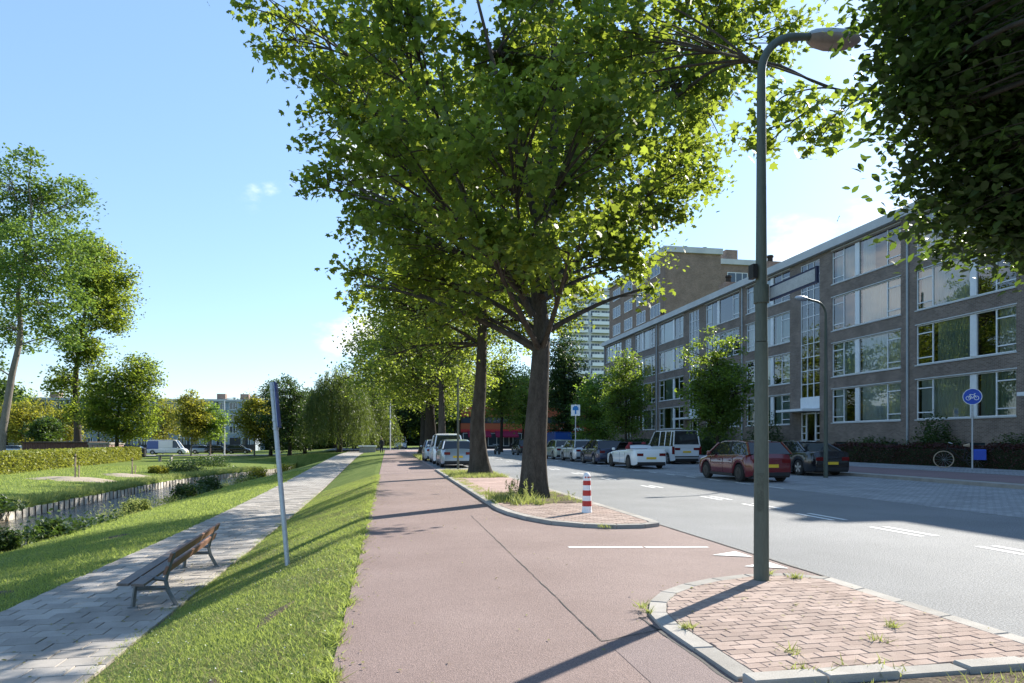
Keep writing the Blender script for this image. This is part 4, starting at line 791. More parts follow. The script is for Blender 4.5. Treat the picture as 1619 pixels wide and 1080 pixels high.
# tangle along the near bank of the canal
P = []; Q = []
for k in range(300):
    y = 9+48*RNG.random()**1.1; x = can_near(y)+RNG.uniform(-.3, .3); h = .28+.4*abs(math.sin(y*.33))*min(1, y/30); n = 30
    pp = np.array([x, y, -1.75])+np.column_stack([RNG.normal(scale=.28, size=n), RNG.normal(scale=.35, size=n), np.abs(RNG.normal(scale=h*.5, size=n))]); (P if math.sin(y*.42) > -.1 else Q).append(pp)
o = leaves('bank_plants', np.concatenate(P), .13, 'slim', MT['weed'], up=0, droop=-1.5); tag(o, 'light green waterside plants along the near canal bank', 'plants')
o = leaves('bank_thicket', np.concatenate(Q), .14, 'oval', MT['leaf_bush'], up=.4); tag(o, 'dark green thicket patches along the near canal bank', 'plants')
for i, (px, py, Z, r, h, lm, lab) in enumerate([(75, 880, 19.5, .75, 1.25, 'leaf_bush', 'dark leafy bush nearest the camera at the water edge'), (160, 855, 22.5, .8, .95, 'leaf_bush', 'dark low bush beside the dark water reflections'), (20, 880, 19.5, .7, .9, 'leaf_bush', 'dark bush at the left edge of the near bank'), (235, 815, 30, .9, 1.0, 'weed', 'bright green bush on the bank beyond the bench'), (300, 790, 37, 1.0, 1.5, 'leaf_bush', 'dark spiky bush halfway along the near bank'), (340, 780, 42, 1.1, 1.6, 'leaf_bush', 'dark bush farther along the near bank'), (385, 755, 55, 1.2, 1.7, 'leaf_yellow', 'yellow reeds bush by the leaning sign post'), (415, 748, 62, 1.3, 1.9, 'leaf_yellow', 'pale yellow reed clump where the canal bends')]):
    c = at(px, py, Z); shrub('bank_bush', lab, min(can_near(c.y)+.1, max(c.x, can_near(c.y)-.2)), c.y, -1.78, r*.7, h*.6, MT[lm], 2600, .12, 'bushes on the canal bank')
c = at(265, 752, 50); 
for i, (px, py, Z, r, h, lm, lab) in enumerate([(60, 812, 27.5, 1.6, .6, 'leaf_bush', 'dark bush overhanging the far canal edge at left'), (285, 745, 58, 1.9, 1.0, 'leaf_bush', 'dark bush on the far canal edge by the lawn'), (330, 738, 66, 2.2, 1.3, 'leaf_bush', 'dark bush mass on the far bank beyond the lawn'), (250, 752, 54, .8, .8, 'leaf_yellow', 'orange yellow shrub on the far canal edge')]):
    c = at(px, py, Z); shrub('bank_bush', lab, min(c.x, can_far(c.y)-.5), c.y, -1.4, r, h, MT[lm], 2600, .16, 'bushes on the canal bank')
# long grass at the far canal edge
p = np.column_stack([RNG.uniform(-1.5, -.03, 9000), 20+50*RNG.random(9000)]); p[:, 0] += [can_far(y) for y in p[:, 1]]
o = grass('edge_grass', p, H, .28, MT['weed'], .5, .1); tag(o, 'long grass fringe above the canal boards', 'grass')
# weeds round the island trees
def weeds(x0, x1, y0, y1, n, h, zz, name, lab, mat='weed', w=.07):
    p = scatter(n, x0, x1, y0, y1); f = np.sin(p[:, 0]*4+p[:, 1]*3)+np.sin(p[:, 0]*9-p[:, 1]*5)+RNG.normal(scale=.6, size=n); p = p[f > -.3]
    o = grass(name, p, lambda x, y: zz, h, MT[mat], .5, w); tag(o, lab, 'weeds')
weeds(2.35, 4.5, 14.9, 18.4, 5000, .06, .065, 'weed_patch', 'sparse weeds on the soil round the largest street tree')
weeds(2.35, 3.4, 14.6, 16.6, 900, .2, .065, 'tall_weeds', 'taller weeds at the left foot of the largest street tree')
weeds(2.35, 4.5, 25.4, 31, 8000, .13, .065, 'weed_patch', 'weeds round the foot of the second street tree', 'weed')
weeds(2.35, 2.75, 17.5, 25.5, 4000, .05, .06, 'weed_patch', 'thin strip of moss and weeds on the island edge')
weeds(2.3, 4.5, 50, 62, 9000, .25, .01, 'weed_patch', 'weeds beyond the parked cars round the thick trunk')
weeds(2.2, 4.6, .5, 3.7, 9000, .05, .01, 'weed_patch', 'weeds on the bed at the bottom right corner')
P = []
for k in range(26):
    x, y, h = RNG.uniform(2.75, 3.35), RNG.uniform(15.3, 16.3), RNG.uniform(.25, .6); m = 26
    if k > 19: x, y, h = RNG.uniform(2.5, 4.4), RNG.uniform(15, 17.5), .2
    zz = RNG.random(m)**.8*h; P.append(np.column_stack([x+RNG.normal(scale=.035, size=m)*(1.1-zz/h), y+RNG.normal(scale=.035, size=m), .07+zz]))
o = leaves('spiky_weeds', np.concatenate(P), .08, 'slim', MT['weed'], up=0, droop=-1.5); tag(o, 'spiky tall weeds standing at the left foot of the largest trunk', 'weeds')
def tuft(x, y, z, r, n, h):
    a = RNG.normal(scale=r, size=(n, 2))+np.array([x, y]); return a
tf = np.concatenate([tuft(2.3, 5.0, 0, .022, 40, 0), tuft(2.18, 5.5, 0, .02, 22, 0), tuft(4.28, 6.62, 0, .035, 70, 0), tuft(4.1, 6.85, 0, .03, 30, 0), tuft(2.75, 4.3, 0, .03, 20, 0), tuft(3.55, 4.45, 0, .03, 30, 0), tuft(3.9, 4.75, 0, .02, 30, 0), tuft(2.6, 3.95, 0, .06, 40, 0), tuft(3.1, 3.93, 0, .09, 40, 0), tuft(3.6, 11.02, 0, .06, 60, 0), tuft(2.2, 5.7, 0, .03, 40, 0)])
o = grass('joint_weeds', tf, lambda x, y: .03, .06, MT['weed'], .9, .1); tag(o, 'small green tufts growing in the island joints', 'weeds')
p = np.column_stack([RNG.uniform(4.62, 4.74, 500), 4+7*RNG.random(500)]); 
# fallen leaves
P = np.array([(x, y, path_z(y)+.02) for x, y in scatter(90, -4.2, -2.95, 7, 14)]); o = leaves('fallen_leaves', P, .05, 'oval', MT['dry_blade'], up=4); tag(o, 'dry fallen leaves lying on the footpath by the bench', 'leaves')

p = np.concatenate([np.column_stack([-.3+np.abs(RNG.normal(scale=.12, size=220)), 4+26*RNG.random(220)]), np.column_stack([RNG.uniform(-.3, 2.2, 120), 4+26*RNG.random(120)]), np.column_stack([2.2-np.abs(RNG.normal(scale=.08, size=90)), 13+20*RNG.random(90)]), np.column_stack([RNG.uniform(2.3, 4.6, 60), 4+2.6*RNG.random(60)])])
P = np.array([(x, y, .008 if x < 2.25 else .035) for x, y in p]); o = leaves('leaf_litter', P, .035, 'oval', MT['dry_blade'], up=5); tag(o, 'small dry leaves lying along the cycle path edges', 'leaves')
# ------------------------------------------------------------------ canal boards
rv = wthing('canal_boards', 'row of pale wooden boards and posts holding the far canal bank', 'retaining wall', (can_far(30), 30, -1.8))
bm_ = MB().box(-.04, 0, -.262, .262, -.6, .0).mesh('board'); bm_.materials.append(MT['revet'])
pm_ = MB().box(-.0, .035, -.02, .02, -.62, .03).mesh('post'); pm_.materials.append(MT['dark_wood'])
y = 12.
for k in range(128):
    x = can_far(y); dx = can_far(y+.5)-x; a = math.atan2(-dx, .5)
    for me, nm, dy in ((bm_, 'board', 0), (pm_, 'post', -.275)):
        o = bpy.data.objects.new(nm, me); COL.objects.link(o); o.parent = rv; o.location = Vector((x+.045, y+dy, -1.48+random.uniform(-.03, .03)))-Vector(rv.location); o.rotation_euler = (random.uniform(-.02, .02), random.uniform(-.05, .03), a)
    y += .55

# ------------------------------------------------------------------ street furniture
def lamp_post():
    b = Vector((3.87, 6.6, .022)); t = wthing('street_lamp', 'tall green lamp post on the near brick island, with street name plate', 'street lamp', tuple(b))
    hz = lambda py: 1.5+(695-py)/1079*7.2
    MB().lathe([(.078, 0), (.076, .5), (.073, 1.2), (.066, 2.5)], 24, tuple(b)).build('lower_post', MT['post_green'], t, smooth=True)
    dm = MB()
    for k in range(6):
        a0, a1 = R(205+k*9), R(214+k*9); dm.add([(b.x+.0785*math.cos(a), b.y+.0785*math.sin(a), z) for a, z in ((a0, .75), (a1, .75), (a1, 1.15), (a0, 1.15))], [(0, 1, 2, 3)])
    dm.build('service_door', M('door_green', (.05, .063, .05), (.085, .1, .08), scale=8, rough=.6, speck=.2, spscale=50), t)
    top = 5.36; path = [(b.x, b.y, 2.53)]+[(b.x, b.y, z) for z in (3.2, 4.3, top)]
    for k in range(1, 9):
        a = k/8*R(84); r = .42; path.append((b.x+r*(1-math.cos(a)), b.y, top+r*math.sin(a)))
    e = path[-1]; path += [(e[0]+.1, e[1], e[2]+.012), (e[0]+.2, e[1], e[2]+.024)]
    MB().tube(path, [.063, .058, .05, .043]+[.042]*8+[.038, .038], 16).build('post', MT['post_green'], t, smooth=True)
    h0 = Vector(path[-1]); prof = [(0, .06, .05), (.06, .085, .075), (.2, .115, .09), (.38, .125, .085), (.52, .10, .06), (.6, .03, .02)]
    def shell(sgn, k0):
        mb = MB(); n = 12
        for (u, w, hh) in prof:
            for i in range(n+1):
                a = math.pi*i/n; mb.v.append((h0.x+u-.02, h0.y+w*math.cos(a), h0.z+u*.04+sgn*hh*k0*math.sin(a)))
        for j in range(len(prof)-1):
            for i in range(n): q = j*(n+1)+i; mb.f.append((q, q+1, q+n+2, q+n+1))
        mb.f.append(tuple(range(n+1))); return mb
    shell(1, 1).build('lamp_housing', MT['grey_post'], t, smooth=True); shell(-1, 1.45).build('lamp_bowl', MT['lens'], t, smooth=True)
    MB().box(b.x-.12, b.x-.07, b.y-.05, b.y+.05, hz(442), hz(420)).build('junction_box', MT['black'], t)
    MB().tube([(b.x, b.y, hz(480)), (b.x, b.y, hz(452))], .078, 16).build('clamp', MT['post_green'], t)
    # name plate reaching towards the camera
    d = Vector((-.04, -.86, 0)); s = Vector((b.x+.075, b.y-.05, hz(478)))
    u = d.normalized(); n_ = Vector((-u.y, u.x, 0)); mb = MB()
    vs = [s+u*a+n_*w+Vector((0, 0, z)) for w in (-.012, .012) for a, z in ((0, 0), (.86, 0), (.86, .155), (0, .155))]
    mb.add(vs, [(3, 2, 1, 0), (4, 5, 6, 7), (0, 1, 5, 4), (1, 2, 6, 5), (2, 3, 7, 6), (3, 0, 4, 7)]); pl = mb.build('name_plate', M('navy', (.012, .02, .06), rough=.5), t)
    mb = MB(); vs = [s+u*a+n_*w+Vector((0, 0, z)) for w in (-.016, .016) for a, z in ((.02, .02), (.84, .02), (.84, .135), (.02, .135))]
    mb.add(vs, [(3, 2, 1, 0), (4, 5, 6, 7)]); mb.build('plate_face', MT['grey_post'], t)
lamp_post()
def small_lamp(name, label, loc, h, r, arm, mat, rz, group=None, dirx=-1):
    t = thing(name, label, 'street lamp', loc, rz, group)
    pts = [(0, 0, 0), (0, 0, h*.5), (0, 0, h-.5)]
    for k in range(1, 7): a = k/6*R(80); pts.append((dirx*.5*(1-math.cos(a)), 0, h-.5+.5*math.sin(a)))
    e = pts[-1]; pts.append((e[0]+dirx*arm, 0, e[2]+.08))
    MB().tube(pts, [r, r*.85, r*.6]+[r*.5]*6+[r*.45], 10).build('post', mat, t, smooth=True)
    e = Vector(pts[-1]); MB().tube([e+Vector((dirx*u, 0, 0)) for u in (-.02, .08, .3, .5, .58)], [.05, .09, .11, .08, .02], 10).build('lamp_head', MT['galv'], t, smooth=True)
    return t
small_lamp('street_lamp', 'lamp post across the road in front of the dark saloon', (16.95, 24.2, 0), 6.9, .085, .5, MT['post_green'], R(8))
small_lamp('street_lamp', 'thin dark lamp pole beside the second street tree', (3.35, 33.0, .05), 8.5, .055, .5, MT['post_green'], 0, dirx=1)
c = at(617, 712, 95); small_lamp('street_lamp', 'pale lamp pole at the crossing left of the oncoming van', (c.x, c.y, -.05), 9, .1, .6, MT['frame_white'], 0, dirx=1)
c = at(583, 712, 110); small_lamp('street_lamp', 'distant thin lamp pole among the willow strands', (c.x, c.y, -.3), 8, .08, .6, MT['galv'], 0)
c = at(355, 720, 108); small_lamp('street_lamp', 'white lamp post before the far flats across the park', (c.x, c.y, -1), 9, .1, .8, MT['frame_white'], 0, dirx=1)
c = at(985, 718, 60)
# bollard
def bollard():
    t = thing('bollard', 'red and white striped round topped bollard on the tree island', 'bollard', (3.87, 13.0, .06))
    prof = [(.092, 0), (.09, .14)]; bands = [(.0, .14, 'w'), (.14, .26, 'r'), (.26, .37, 'w'), (.37, .49, 'r'), (.49, .60, 'w'), (.60, .70, 'r')]
    rad = lambda z: .105-.035*z
    MB().lathe([(.11, 0), (.108, .05), (.1, .06)], 20).build('base_ring', MT['white'], t, smooth=True)
    plain('bollard_red', (.42, .035, .03), rough=.45)
    for a, b, c_ in bands:
        MB().lathe([(rad(a), a+(.06 if a == 0 else 0)), (rad(b), b)], 20).build('red_band' if c_ == 'r' else 'white_band', MT['bollard_red'] if c_ == 'r' else MT['white'], t, smooth=True)
    MB().lathe([(rad(.7), .70), (.078, .78), (.07, .83), (.05, .86), (.02, .875)], 20).build('cap', MT['white'], t, smooth=True)
    for a in (-2.2, -1.5, -.9): MB().lathe([(.018, 0), (.018, .006), (.004, .008)], 10).build('reflector', MT['bollard_red'], t).matrix_local = Matrix.Translation((.079*math.cos(a), .079*math.sin(a), .775))@Matrix.Rotation(a, 4, 'Z')@Matrix.Rotation(R(90), 4, 'Y')
bollard(); bpy.data.objects['bollard'].scale = (.92, .92, .9)
# cycle path sign
def cycle_sign():
    b = (24.7, 25.3, .22); t = thing('cycle_sign', 'round blue sign with white bicycle on a grey pole', 'sign', b, R(-42))
    MB().tube([(0, 0, 0), (0, 0, 3.45)], .038, 12).build('pole', MT['galv'], t, smooth=True)
    def disc(r, y, th, mat, nm, par): return MB().tube([(0, y, 3.12), (0, y-th, 3.12)], [r, r], 32).build(nm, mat, par)
    d = disc(.355, -.045, .012, MT['white'], 'sign_disc', t); disc(.33, -.0575, .003, MT['sign_blue'], 'blue_face', d)
    mb = MB(); y = -.064
    def ring(cx, cz, r, w, n=20):
        for k in range(n):
            a0, a1 = 2*math.pi*k/n, 2*math.pi*(k+1)/n; mb.add([(cx+rr*math.cos(a), y, cz+rr*math.sin(a)) for rr, a in ((r, a0), (r, a1), (r-w, a1), (r-w, a0))], [(0, 1, 2, 3)])
    def bar(x0, z0, x1, z1, w=.02):
        dx, dz = x1-x0, z1-z0; l = math.hypot(dx, dz); nx, nz = -dz/l*w/2, dx/l*w/2; mb.add([(x0-nx, y-.0005, z0-nz), (x1-nx, y-.0005, z1-nz), (x1+nx, y-.0005, z1+nz), (x0+nx, y-.0005, z0+nz)], [(0, 1, 2, 3)])
    z = 3.06; ring(-.145, z, .095, .022); ring(.145, z, .095, .022)
    for q in [(-.145, z, -.07, z+.15), (-.07, z+.15, .07, z+.14), (-.08, z+.12, .01, z-.01), (.01, z-.01, .08, z+.13), (.145, z, .075, z+.15), (-.145, z, .01, z-.01), (.075, z+.15, .065, z+.19), (.065, z+.19, .12, z+.19), (-.11, z+.155, -.03, z+.155)]: bar(*q)
    mb.build('bicycle_symbol', MT['white'], d)
cycle_sign()
# square blue-white sign
c = at(910, 646, 47)
t = thing('zone_sign', 'square white sign with blue symbol above the parked cars', 'sign', (c.x, c.y, .0), R(-16))
MB().tube([(0, 0, 0), (0, 0, c.z+.3)], .035, 8).build('pole', MT['galv'], t)
f_ = MB().box(-.31, .31, -.06, -.045, c.z-.38-.12, c.z+.38-.12).build('sign_face', MT['white'], t)
mb = MB(); mb.box(-.2, .2, -.064, -.061, c.z-.12, c.z+.1); mb.box(-.12, .12, -.064, -.061, c.z+.1, c.z+.18); mb.box(-.05, .05, -.064, -.061, c.z-.38, c.z-.12); mb.build('blue_symbol', M('symbol_blue', (.03, .2, .5), rough=.5), f_)
# leaning sign post seen edge on
def lean_sign():
    a = at(455, 911, 10.0); a.z = H(a.x, a.y)-.02; b = at(430, 605, 10.35); t = wthing('path_sign', 'leaning grey post with blue sign seen edge on, in the verge', 'sign', tuple(a)); d = (b-a).normalized(); L_ = (b-a).length
    MB().tube([a, b], .036, 14).build('post', MT['galv'], t, smooth=True)
    v = Vector((b.x, b.y, 0)).normalized(); w = v.cross(Vector((0, 0, 1))).normalized(); e = (v*1.0+w*.10).normalized(); nrm = e.cross(d).normalized()
    def plate(u0, u1, l0, l1, t0, t1, mat, nm):
        vs = [a+d*l+e*u+nrm*q for q in (t0, t1) for u, l in ((u0, l0), (u1, l0), (u1, l1), (u0, l1))]
        return MB().add(vs, [(3, 2, 1, 0), (4, 5, 6, 7), (0, 1, 5, 4), (1, 2, 6, 5), (2, 3, 7, 6), (3, 0, 4, 7)]).build(nm, mat, t)
    s = -1 if nrm.dot(w) > 0 else 1
    plate(-.22, .22, L_-.70, L_-.0, s*-.05, s*-.062, M('edge_blue', (.012, .035, .17), rough=.5), 'sign_face'); plate(-.2, .2, L_-.68, L_-.02, s*-.038, s*-.05, MT['galv'], 'back_channel')
    for l in (L_-.6, L_-.12, L_-.73): MB().tube([a+d*l, a+d*(l+.035)], .045, 14).build('clamp', MT['galv'], t)
lean_sign()
MT['leg_metal'] = M('leg_metal', (.12, .13, .13), (.2, .21, .21), scale=12, rough=.6, metal=.2)
def bench():
    A = Vector((-4.25, 9.9, 0)); B = Vector((-3.25, 12.9, 0))   # seat runs along this line, facing the canal
    p1, p2 = at(262, 958, 9.65), at(330, 903, 12.6); ux = Vector((p2.x-p1.x, p2.y-p1.y, 0)); L_ = ux.length
    z = path_z(11)+.01; t = thing('park_bench', 'long wooden park bench with grey metal legs beside the footpath', 'bench', (p1.x, p1.y, z), math.atan2(ux.y, ux.x))
    # local: x along bench, +y towards the canal (left of travel)
    def plank(y0, z0, y1, z1, th, nm, x0, x1, mat):
        d = Vector((0, y1-y0, z1-z0)); n = Vector((0, -d.z, d.y)).normalized()*th; c = [Vector((0, y0, z0)), Vector((0, y1, z1)), Vector((0, y1, z1))+n, Vector((0, y0, z0))+n]; vs = [v+Vector((x, 0, 0)) for x in (x0, x1) for v in c]
        return MB().add(vs, [(0, 1, 2, 3), (7, 6, 5, 4), (0, 4, 5, 1), (1, 5, 6, 2), (2, 6, 7, 3), (3, 7, 4, 0)]).build(nm, mat, t)
    x0, x1 = -.52, L_+.5
    plank(.47, .445, .33, .435, .035, 'seat_plank', x0, x1, MT['wood_top']); plank(.30, .432, .14, .42, .035, 'seat_plank', x0, x1, MT['wood_top'])
    plank(.015, .46, -.025, .57, .035, 'back_plank', x0+.42, x1, MT['wood_side']); plank(-.045, .64, -.085, .755, .035, 'back_plank', x0+.42, x1, MT['wood_side'])
    for x in (0, L_):
        for pts, nm in (([(x, .36, .43), (x, .40, .2), (x, .42, 0)], 'front_leg'), ([(x, -.105, .75), (x, -.03, .50), (x, .0, .36), (x, -.03, .22), (x, -.14, 0)], 'rear_leg'), ([(x, .44, .415), (x, .15, .395), (x, .0, .37)], 'seat_bracket'), ([(x, -.02, .26), (x, .36, .26)], 'cross_bar')):
            mb = MB(); pts = [Vector(p) for p in pts]
            mb.tube(pts, .03, 4); mb.build(nm, MT['leg_metal'], t)
        MB().box(x-.03, x+.03, -.2, -.08, -.02, .012).build('foot', MT['leg_metal'], t); MB().box(x-.03, x+.03, .36, .48, -.02, .012).build('foot', MT['leg_metal'], t)
bench()
# wooden stakes in the park
for i, (px, py, Z, h, lab) in enumerate([(119, 762, 44, 1.65, 'wooden stake on the nearer sandy patch of lawn'), (209, 748, 51, 1.25, 'wooden stake on the farther sandy patch of lawn')]):
    c = at(px, py, Z); t = thing('tree_stake', lab, 'stake', (c.x, c.y, H(c.x, c.y)), 0, 'stakes on the park lawn'); MB().tube([(0, 0, -.05), (.02, 0, h)], .05, 8).build('pole', MT['stake'], t); MB().lathe([(.075, h-.22), (.075, h-.14)], 8).build('tie', MT['black'], t)
    MB().tube([(.18, .1, -.05), (.2, .1, h*.55)], .04, 6).build('short_pole', MT['stake'], t)

# ------------------------------------------------------------------ person
def person():
    c = at(602, 715, 80); z = path_z(c.y)+.01; t = thing('person', 'person in dark clothes walking on the far end of the footpath', 'person', (c.x+.1, c.y, z), R(180))
    plain('cloth_dark', (.02, .02, .025), c2=(.04, .04, .045), rough=.9); plain('skin', (.45, .28, .2), rough=.6); plain('hair', (.04, .025, .015), rough=.7)
    J = [(0, 0, .95), (0, 0, 1.2), (0, 0, 1.42), (0, .01, 1.52), (0, .02, 1.66), (.18, 0, 1.40), (.25, -.04, 1.14), (.27, .1, .92), (-.18, 0, 1.40), (-.25, .05, 1.14), (-.24, .18, .95), (.1, 0, .9), (.12, .14, .5), (.12, .05, .08), (.12, .2, .03), (-.1, 0, .9), (-.11, .02, .48), (-.11, -.26, .12), (-.11, -.16, .03), (0, .02, 1.76)]
    E_ = [(0, 1), (1, 2), (2, 3), (3, 4), (4, 19), (2, 5), (5, 6), (6, 7), (2, 8), (8, 9), (9, 10), (0, 11), (11, 12), (12, 13), (13, 14), (0, 15), (15, 16), (16, 17), (17, 18)]
    Rr = [.15, .15, .16, .06, .095, .07, .055, .04, .07, .055, .04, .1, .07, .05, .045, .1, .07, .05, .045, .075]
    me = bpy.data.meshes.new('body'); me.from_pydata(J, E_, []); o = link('body', me, t, MT['cloth_dark']); sk = o.modifiers.new('skin', 'SKIN'); sv = me.skin_vertices
    if not sv:
        return
    for i, r in enumerate(Rr): sv[0].data[i].radius = (r, r)
    sv[0].data[0].use_root = True; o.modifiers.new('sub', 'SUBSURF').levels = 1; o.modifiers['sub'].render_levels = 2
    MB().lathe([(.03, 1.585), (.075, 1.62), (.09, 1.68), (.085, 1.74), (.03, 1.80)], 12, (0, .035, 0)).build('face', MT['skin'], t, smooth=True)
    MB().lathe([(.06, 1.66), (.105, 1.69), (.1, 1.77), (.04, 1.825)], 12, (0, 0, 0)).build('hair', MT['hair'], t, smooth=True)
def person_mesh_fix():
    # the skin layer exists only after the modifier is added through data access
    pass
def make_skin(me):
    bpy.context.view_layer.update()
person()

# ------------------------------------------------------------------ vehicles
def paint(n, c, rough=.3, metal=.0): return M(n, c, rough=rough, metal=metal, coat=.8, spec=.5)
plain('rim', (.45, .46, .47), rough=.35, metal=.8); plain('rim_dark', (.06, .06, .06), rough=.4, metal=.5); plain('tail_red', (.14, .006, .007), rough=.25); plain('plate_yellow', (.75, .5, .04), rough=.5); plain('plastic', (.025, .025, .027), rough=.6); plain('head_glass', (.6, .62, .65), rough=.15); plain('seat_red', (.22, .02, .03), rough=.7); plain('indicator', (.6, .2, .02), rough=.3)
def interp(tab, y):
    for (a, b) in zip(tab[:-1], tab[1:]):
        if y <= b[0]: t = (y-a[0])/max(1e-6, b[0]-a[0]); return a[1]+(b[1]-a[1])*t
    return tab[-1][1]
def car(label, loc, rz, L_, W, paintm, deck, cabin, wheels=(.85, .68, .31), rim='rim', group='cars parked along the road', cat='car', name='parked_car', clear=.2, cabin_in=.16, open_top=False, plate=True, rails=False, head=True, side_glass=True, pillars=(.5,), dark_low=True):
    """deck: (y, z) top line of the lower body from rear to front; cabin: (y, z) line of glasshouse from rear to front (first and last on the deck)."""
    t = thing(name, label, cat, loc, rz, group); h = L_/2; wb0 = -h+wheels[0]; wb1 = h-wheels[1]-.15; wr = wheels[2]; ra = wr+.05
    ys = sorted(set([round(-h+L_*i/56, 3) for i in range(57)]+[round(y, 3) for y, _ in deck]))
    mb = MB(); K = 8
    for y in ys:
        e = 1-max(0, (abs(y)/h-.78)/.22)**2.4*.17; w = W/2*e; zt = interp(deck, y); zb = clear
        for wy in (wb0, wb1):
            if abs(y-wy) < ra: zb = max(zb, wr+math.sqrt(max(0, ra*ra-(y-wy)**2)))
        end = max(0, (abs(y)/h-.93)/.07); zb = max(zb, clear+end*.06)
        zw = zt-.10; zw = max(zw, zb+.03); zm = lerp(zb, zw, .55)
        sec = [(w*.965, zb), (w*.99, lerp(zb, zm, .3)), (w, zm), (w*.985, zw), (w*.93, zt-.03), (w*.82, zt), (w*.4, zt+.018), (0, zt+.024)]
        mb.v += [(x, y, z) for x, z in sec]+[(-x, y, z) for x, z in sec[:-1][::-1]]
    n = 15
    for i in range(len(ys)-1):
        for k in range(n-1): a = i*n+k; mb.f.append((a, a+n, a+n+1, a+1))
    mb.f.append(tuple(range(n))); mb.f.append(tuple((len(ys)-1)*n+k for k in range(n-1, -1, -1)))
    body = mb.build('body', paintm, t, smooth=True, sharp=35)
    MB().box(-W/2+.12, W/2-.12, -h+.12, h-.12, clear-.03, .62).build('underbody', MT['plastic'], t)
    # glasshouse
    cy = [c[0] for c in cabin]; cz = [c[1] for c in cabin]; nn = len(cabin)
    def half(i): 
        zd = interp(deck, cy[i]); f = (cz[i]-zd)/max(.01, max(cz)-zd) if cz[i] > zd else 0
        return W/2*.93-cabin_in*max(0, min(1, f))
    if not open_top:
        # resample the line so side glass follows it
        st = []; ra_ = [(cy[0], cz[0])]
        for a, b in zip(cabin[:-1], cabin[1:]):
            m = max(1, int(abs(b[0]-a[0])/.12)); ra_ += [(lerp(a[0], b[0], k/m), lerp(a[1], b[1], k/m)) for k in range(1, m+1)]
        g = MB(); zmax = max(cz); g0 = len(ra_)
        for (y, z) in ra_:
            zd = interp(deck, y)-.02; z = max(z, zd+.004); f = (z-zd)/(zmax-zd+.001); wt = W/2*.91-cabin_in*f; g.v += [(W/2*.915, y, zd), (wt, y, z-.0), (-wt, y, z), (-W/2*.915, y, zd)]
        for i in range(g0-1):
            b = i*4; g.f += [(b, b+4, b+5, b+1), (b+3, b+2, b+6, b+7), (b+1, b+5, b+6, b+2)]
        g.f += [(0, 1, 2, 3), tuple((g0-1)*4+k for k in (3, 2, 1, 0))]
        g.build('windows', MT['car_glass'], t, smooth=True, sharp=25)
        # roof skin
        rf = [(y, z) for y, z in ra_ if z > zmax-.075]; r_ = MB()
        for (y, z) in rf:
            zd = interp(deck, y); f = (z-zd)/(zmax-zd); wt = W/2*.91-cabin_in*f; r_.v += [(wt+.012, y, z-.055), (wt+.004, y, z+.004), (wt*.8, y, z+.022), (0, y, z+.03), (-wt*.8, y, z+.022), (-wt-.004, y, z+.004), (-wt-.012, y, z-.055)]
        for i in range(len(rf)-1):
            for k in range(6): a = i*7+k; r_.f.append((a, a+7, a+8, a+1))
        r_.f.append(tuple(range(7))); r_.f.append(tuple((len(rf)-1)*7+k for k in range(6, -1, -1)))
        r_.build('roof', paintm, t, smooth=True, sharp=40)
        # pillars
        def edge(y, z, sgn):
            zd = interp(deck, y); f = max(0, (z-zd)/(zmax-zd)); return (sgn*(W/2*.915-cabin_in*f), y, z)
        for sgn in (-1, 1):
            for (p0, p1) in ((cabin[0], cabin[1]), (cabin[-1], cabin[-2])):
                MB().tube([edge(p0[0], interp(deck, p0[0]), sgn), edge(*p1, sgn)], .042, 6).build('pillar', paintm, t)
            for f in pillars:
                y = lerp(cabin[1][0], cabin[-2][0], f); zt = interp(cabin, y); a = Vector(edge(y, interp(deck, y)-.02, sgn)); b = Vector(edge(y, zt-.02, sgn)); MB().tube([a, b], .035, 4).build('pillar', paintm if len(pillars) > 1 else MT['plastic'], t)
            if rails: MB().tube([(sgn*(W/2-.25), rf[0][0]+.1, zmax+.05), (sgn*(W/2-.25), rf[-1][0]-.1, zmax+.05)], .02, 6).build('roof_rail', MT['galv'], t)
    # wheels
    for sx in (-1, 1):
        for wy in (wb0, wb1):
            w_ = MB(); x0, x1 = (W/2-.21)*sx, (W/2-.015)*sx
            ty = MB().tube([(x0, wy, wr), (lerp(x0, x1, .12), wy, wr), (lerp(x0, x1, .88), wy, wr), (x1, wy, wr)], [wr*.9, wr, wr, wr*.9], 24).build('wheel', MT['rubber'], t, smooth=True, sharp=30)
            rm = MB(); rm.tube([(x1-.01*sx, wy, wr), (x1+.004*sx, wy, wr)], [wr*.64, wr*.62], 20)
            rm.build('rim', MT['rim_dark'], ty)
            sp = MB()
            for k in range(5):
                a = k*2*math.pi/5+.3; ca, sa = math.cos(a), math.sin(a); d = Vector((0, ca, sa)); e = Vector((0, -sa, ca))*.03; o = Vector((x1+.012*sx, wy, wr)); vs = [o-e, o+e, o+d*wr*.62+e*1.5, o+d*wr*.62-e*1.5]; vs += [v+Vector((-.01*sx, 0, 0)) for v in vs]; sp.add(vs, [(0, 1, 2, 3), (7, 6, 5, 4), (0, 4, 5, 1), (1, 5, 6, 2), (2, 6, 7, 3), (3, 7, 4, 0)])
            sp.build('spokes', MT[rim], ty)
    # rear and front details
    zr = interp(deck, -h+.05); zf = interp(deck, h-.1); ew = W/2*.84
    if plate: MB().box(-.26, .26, -h-.018, -h+.03, zr-.42, zr-.31).build('number_plate', MT['plate_yellow'], t); MB().box(-.26, .26, h-.02, h+.018, .42, .53).build('number_plate', MT['plate_yellow'], t)
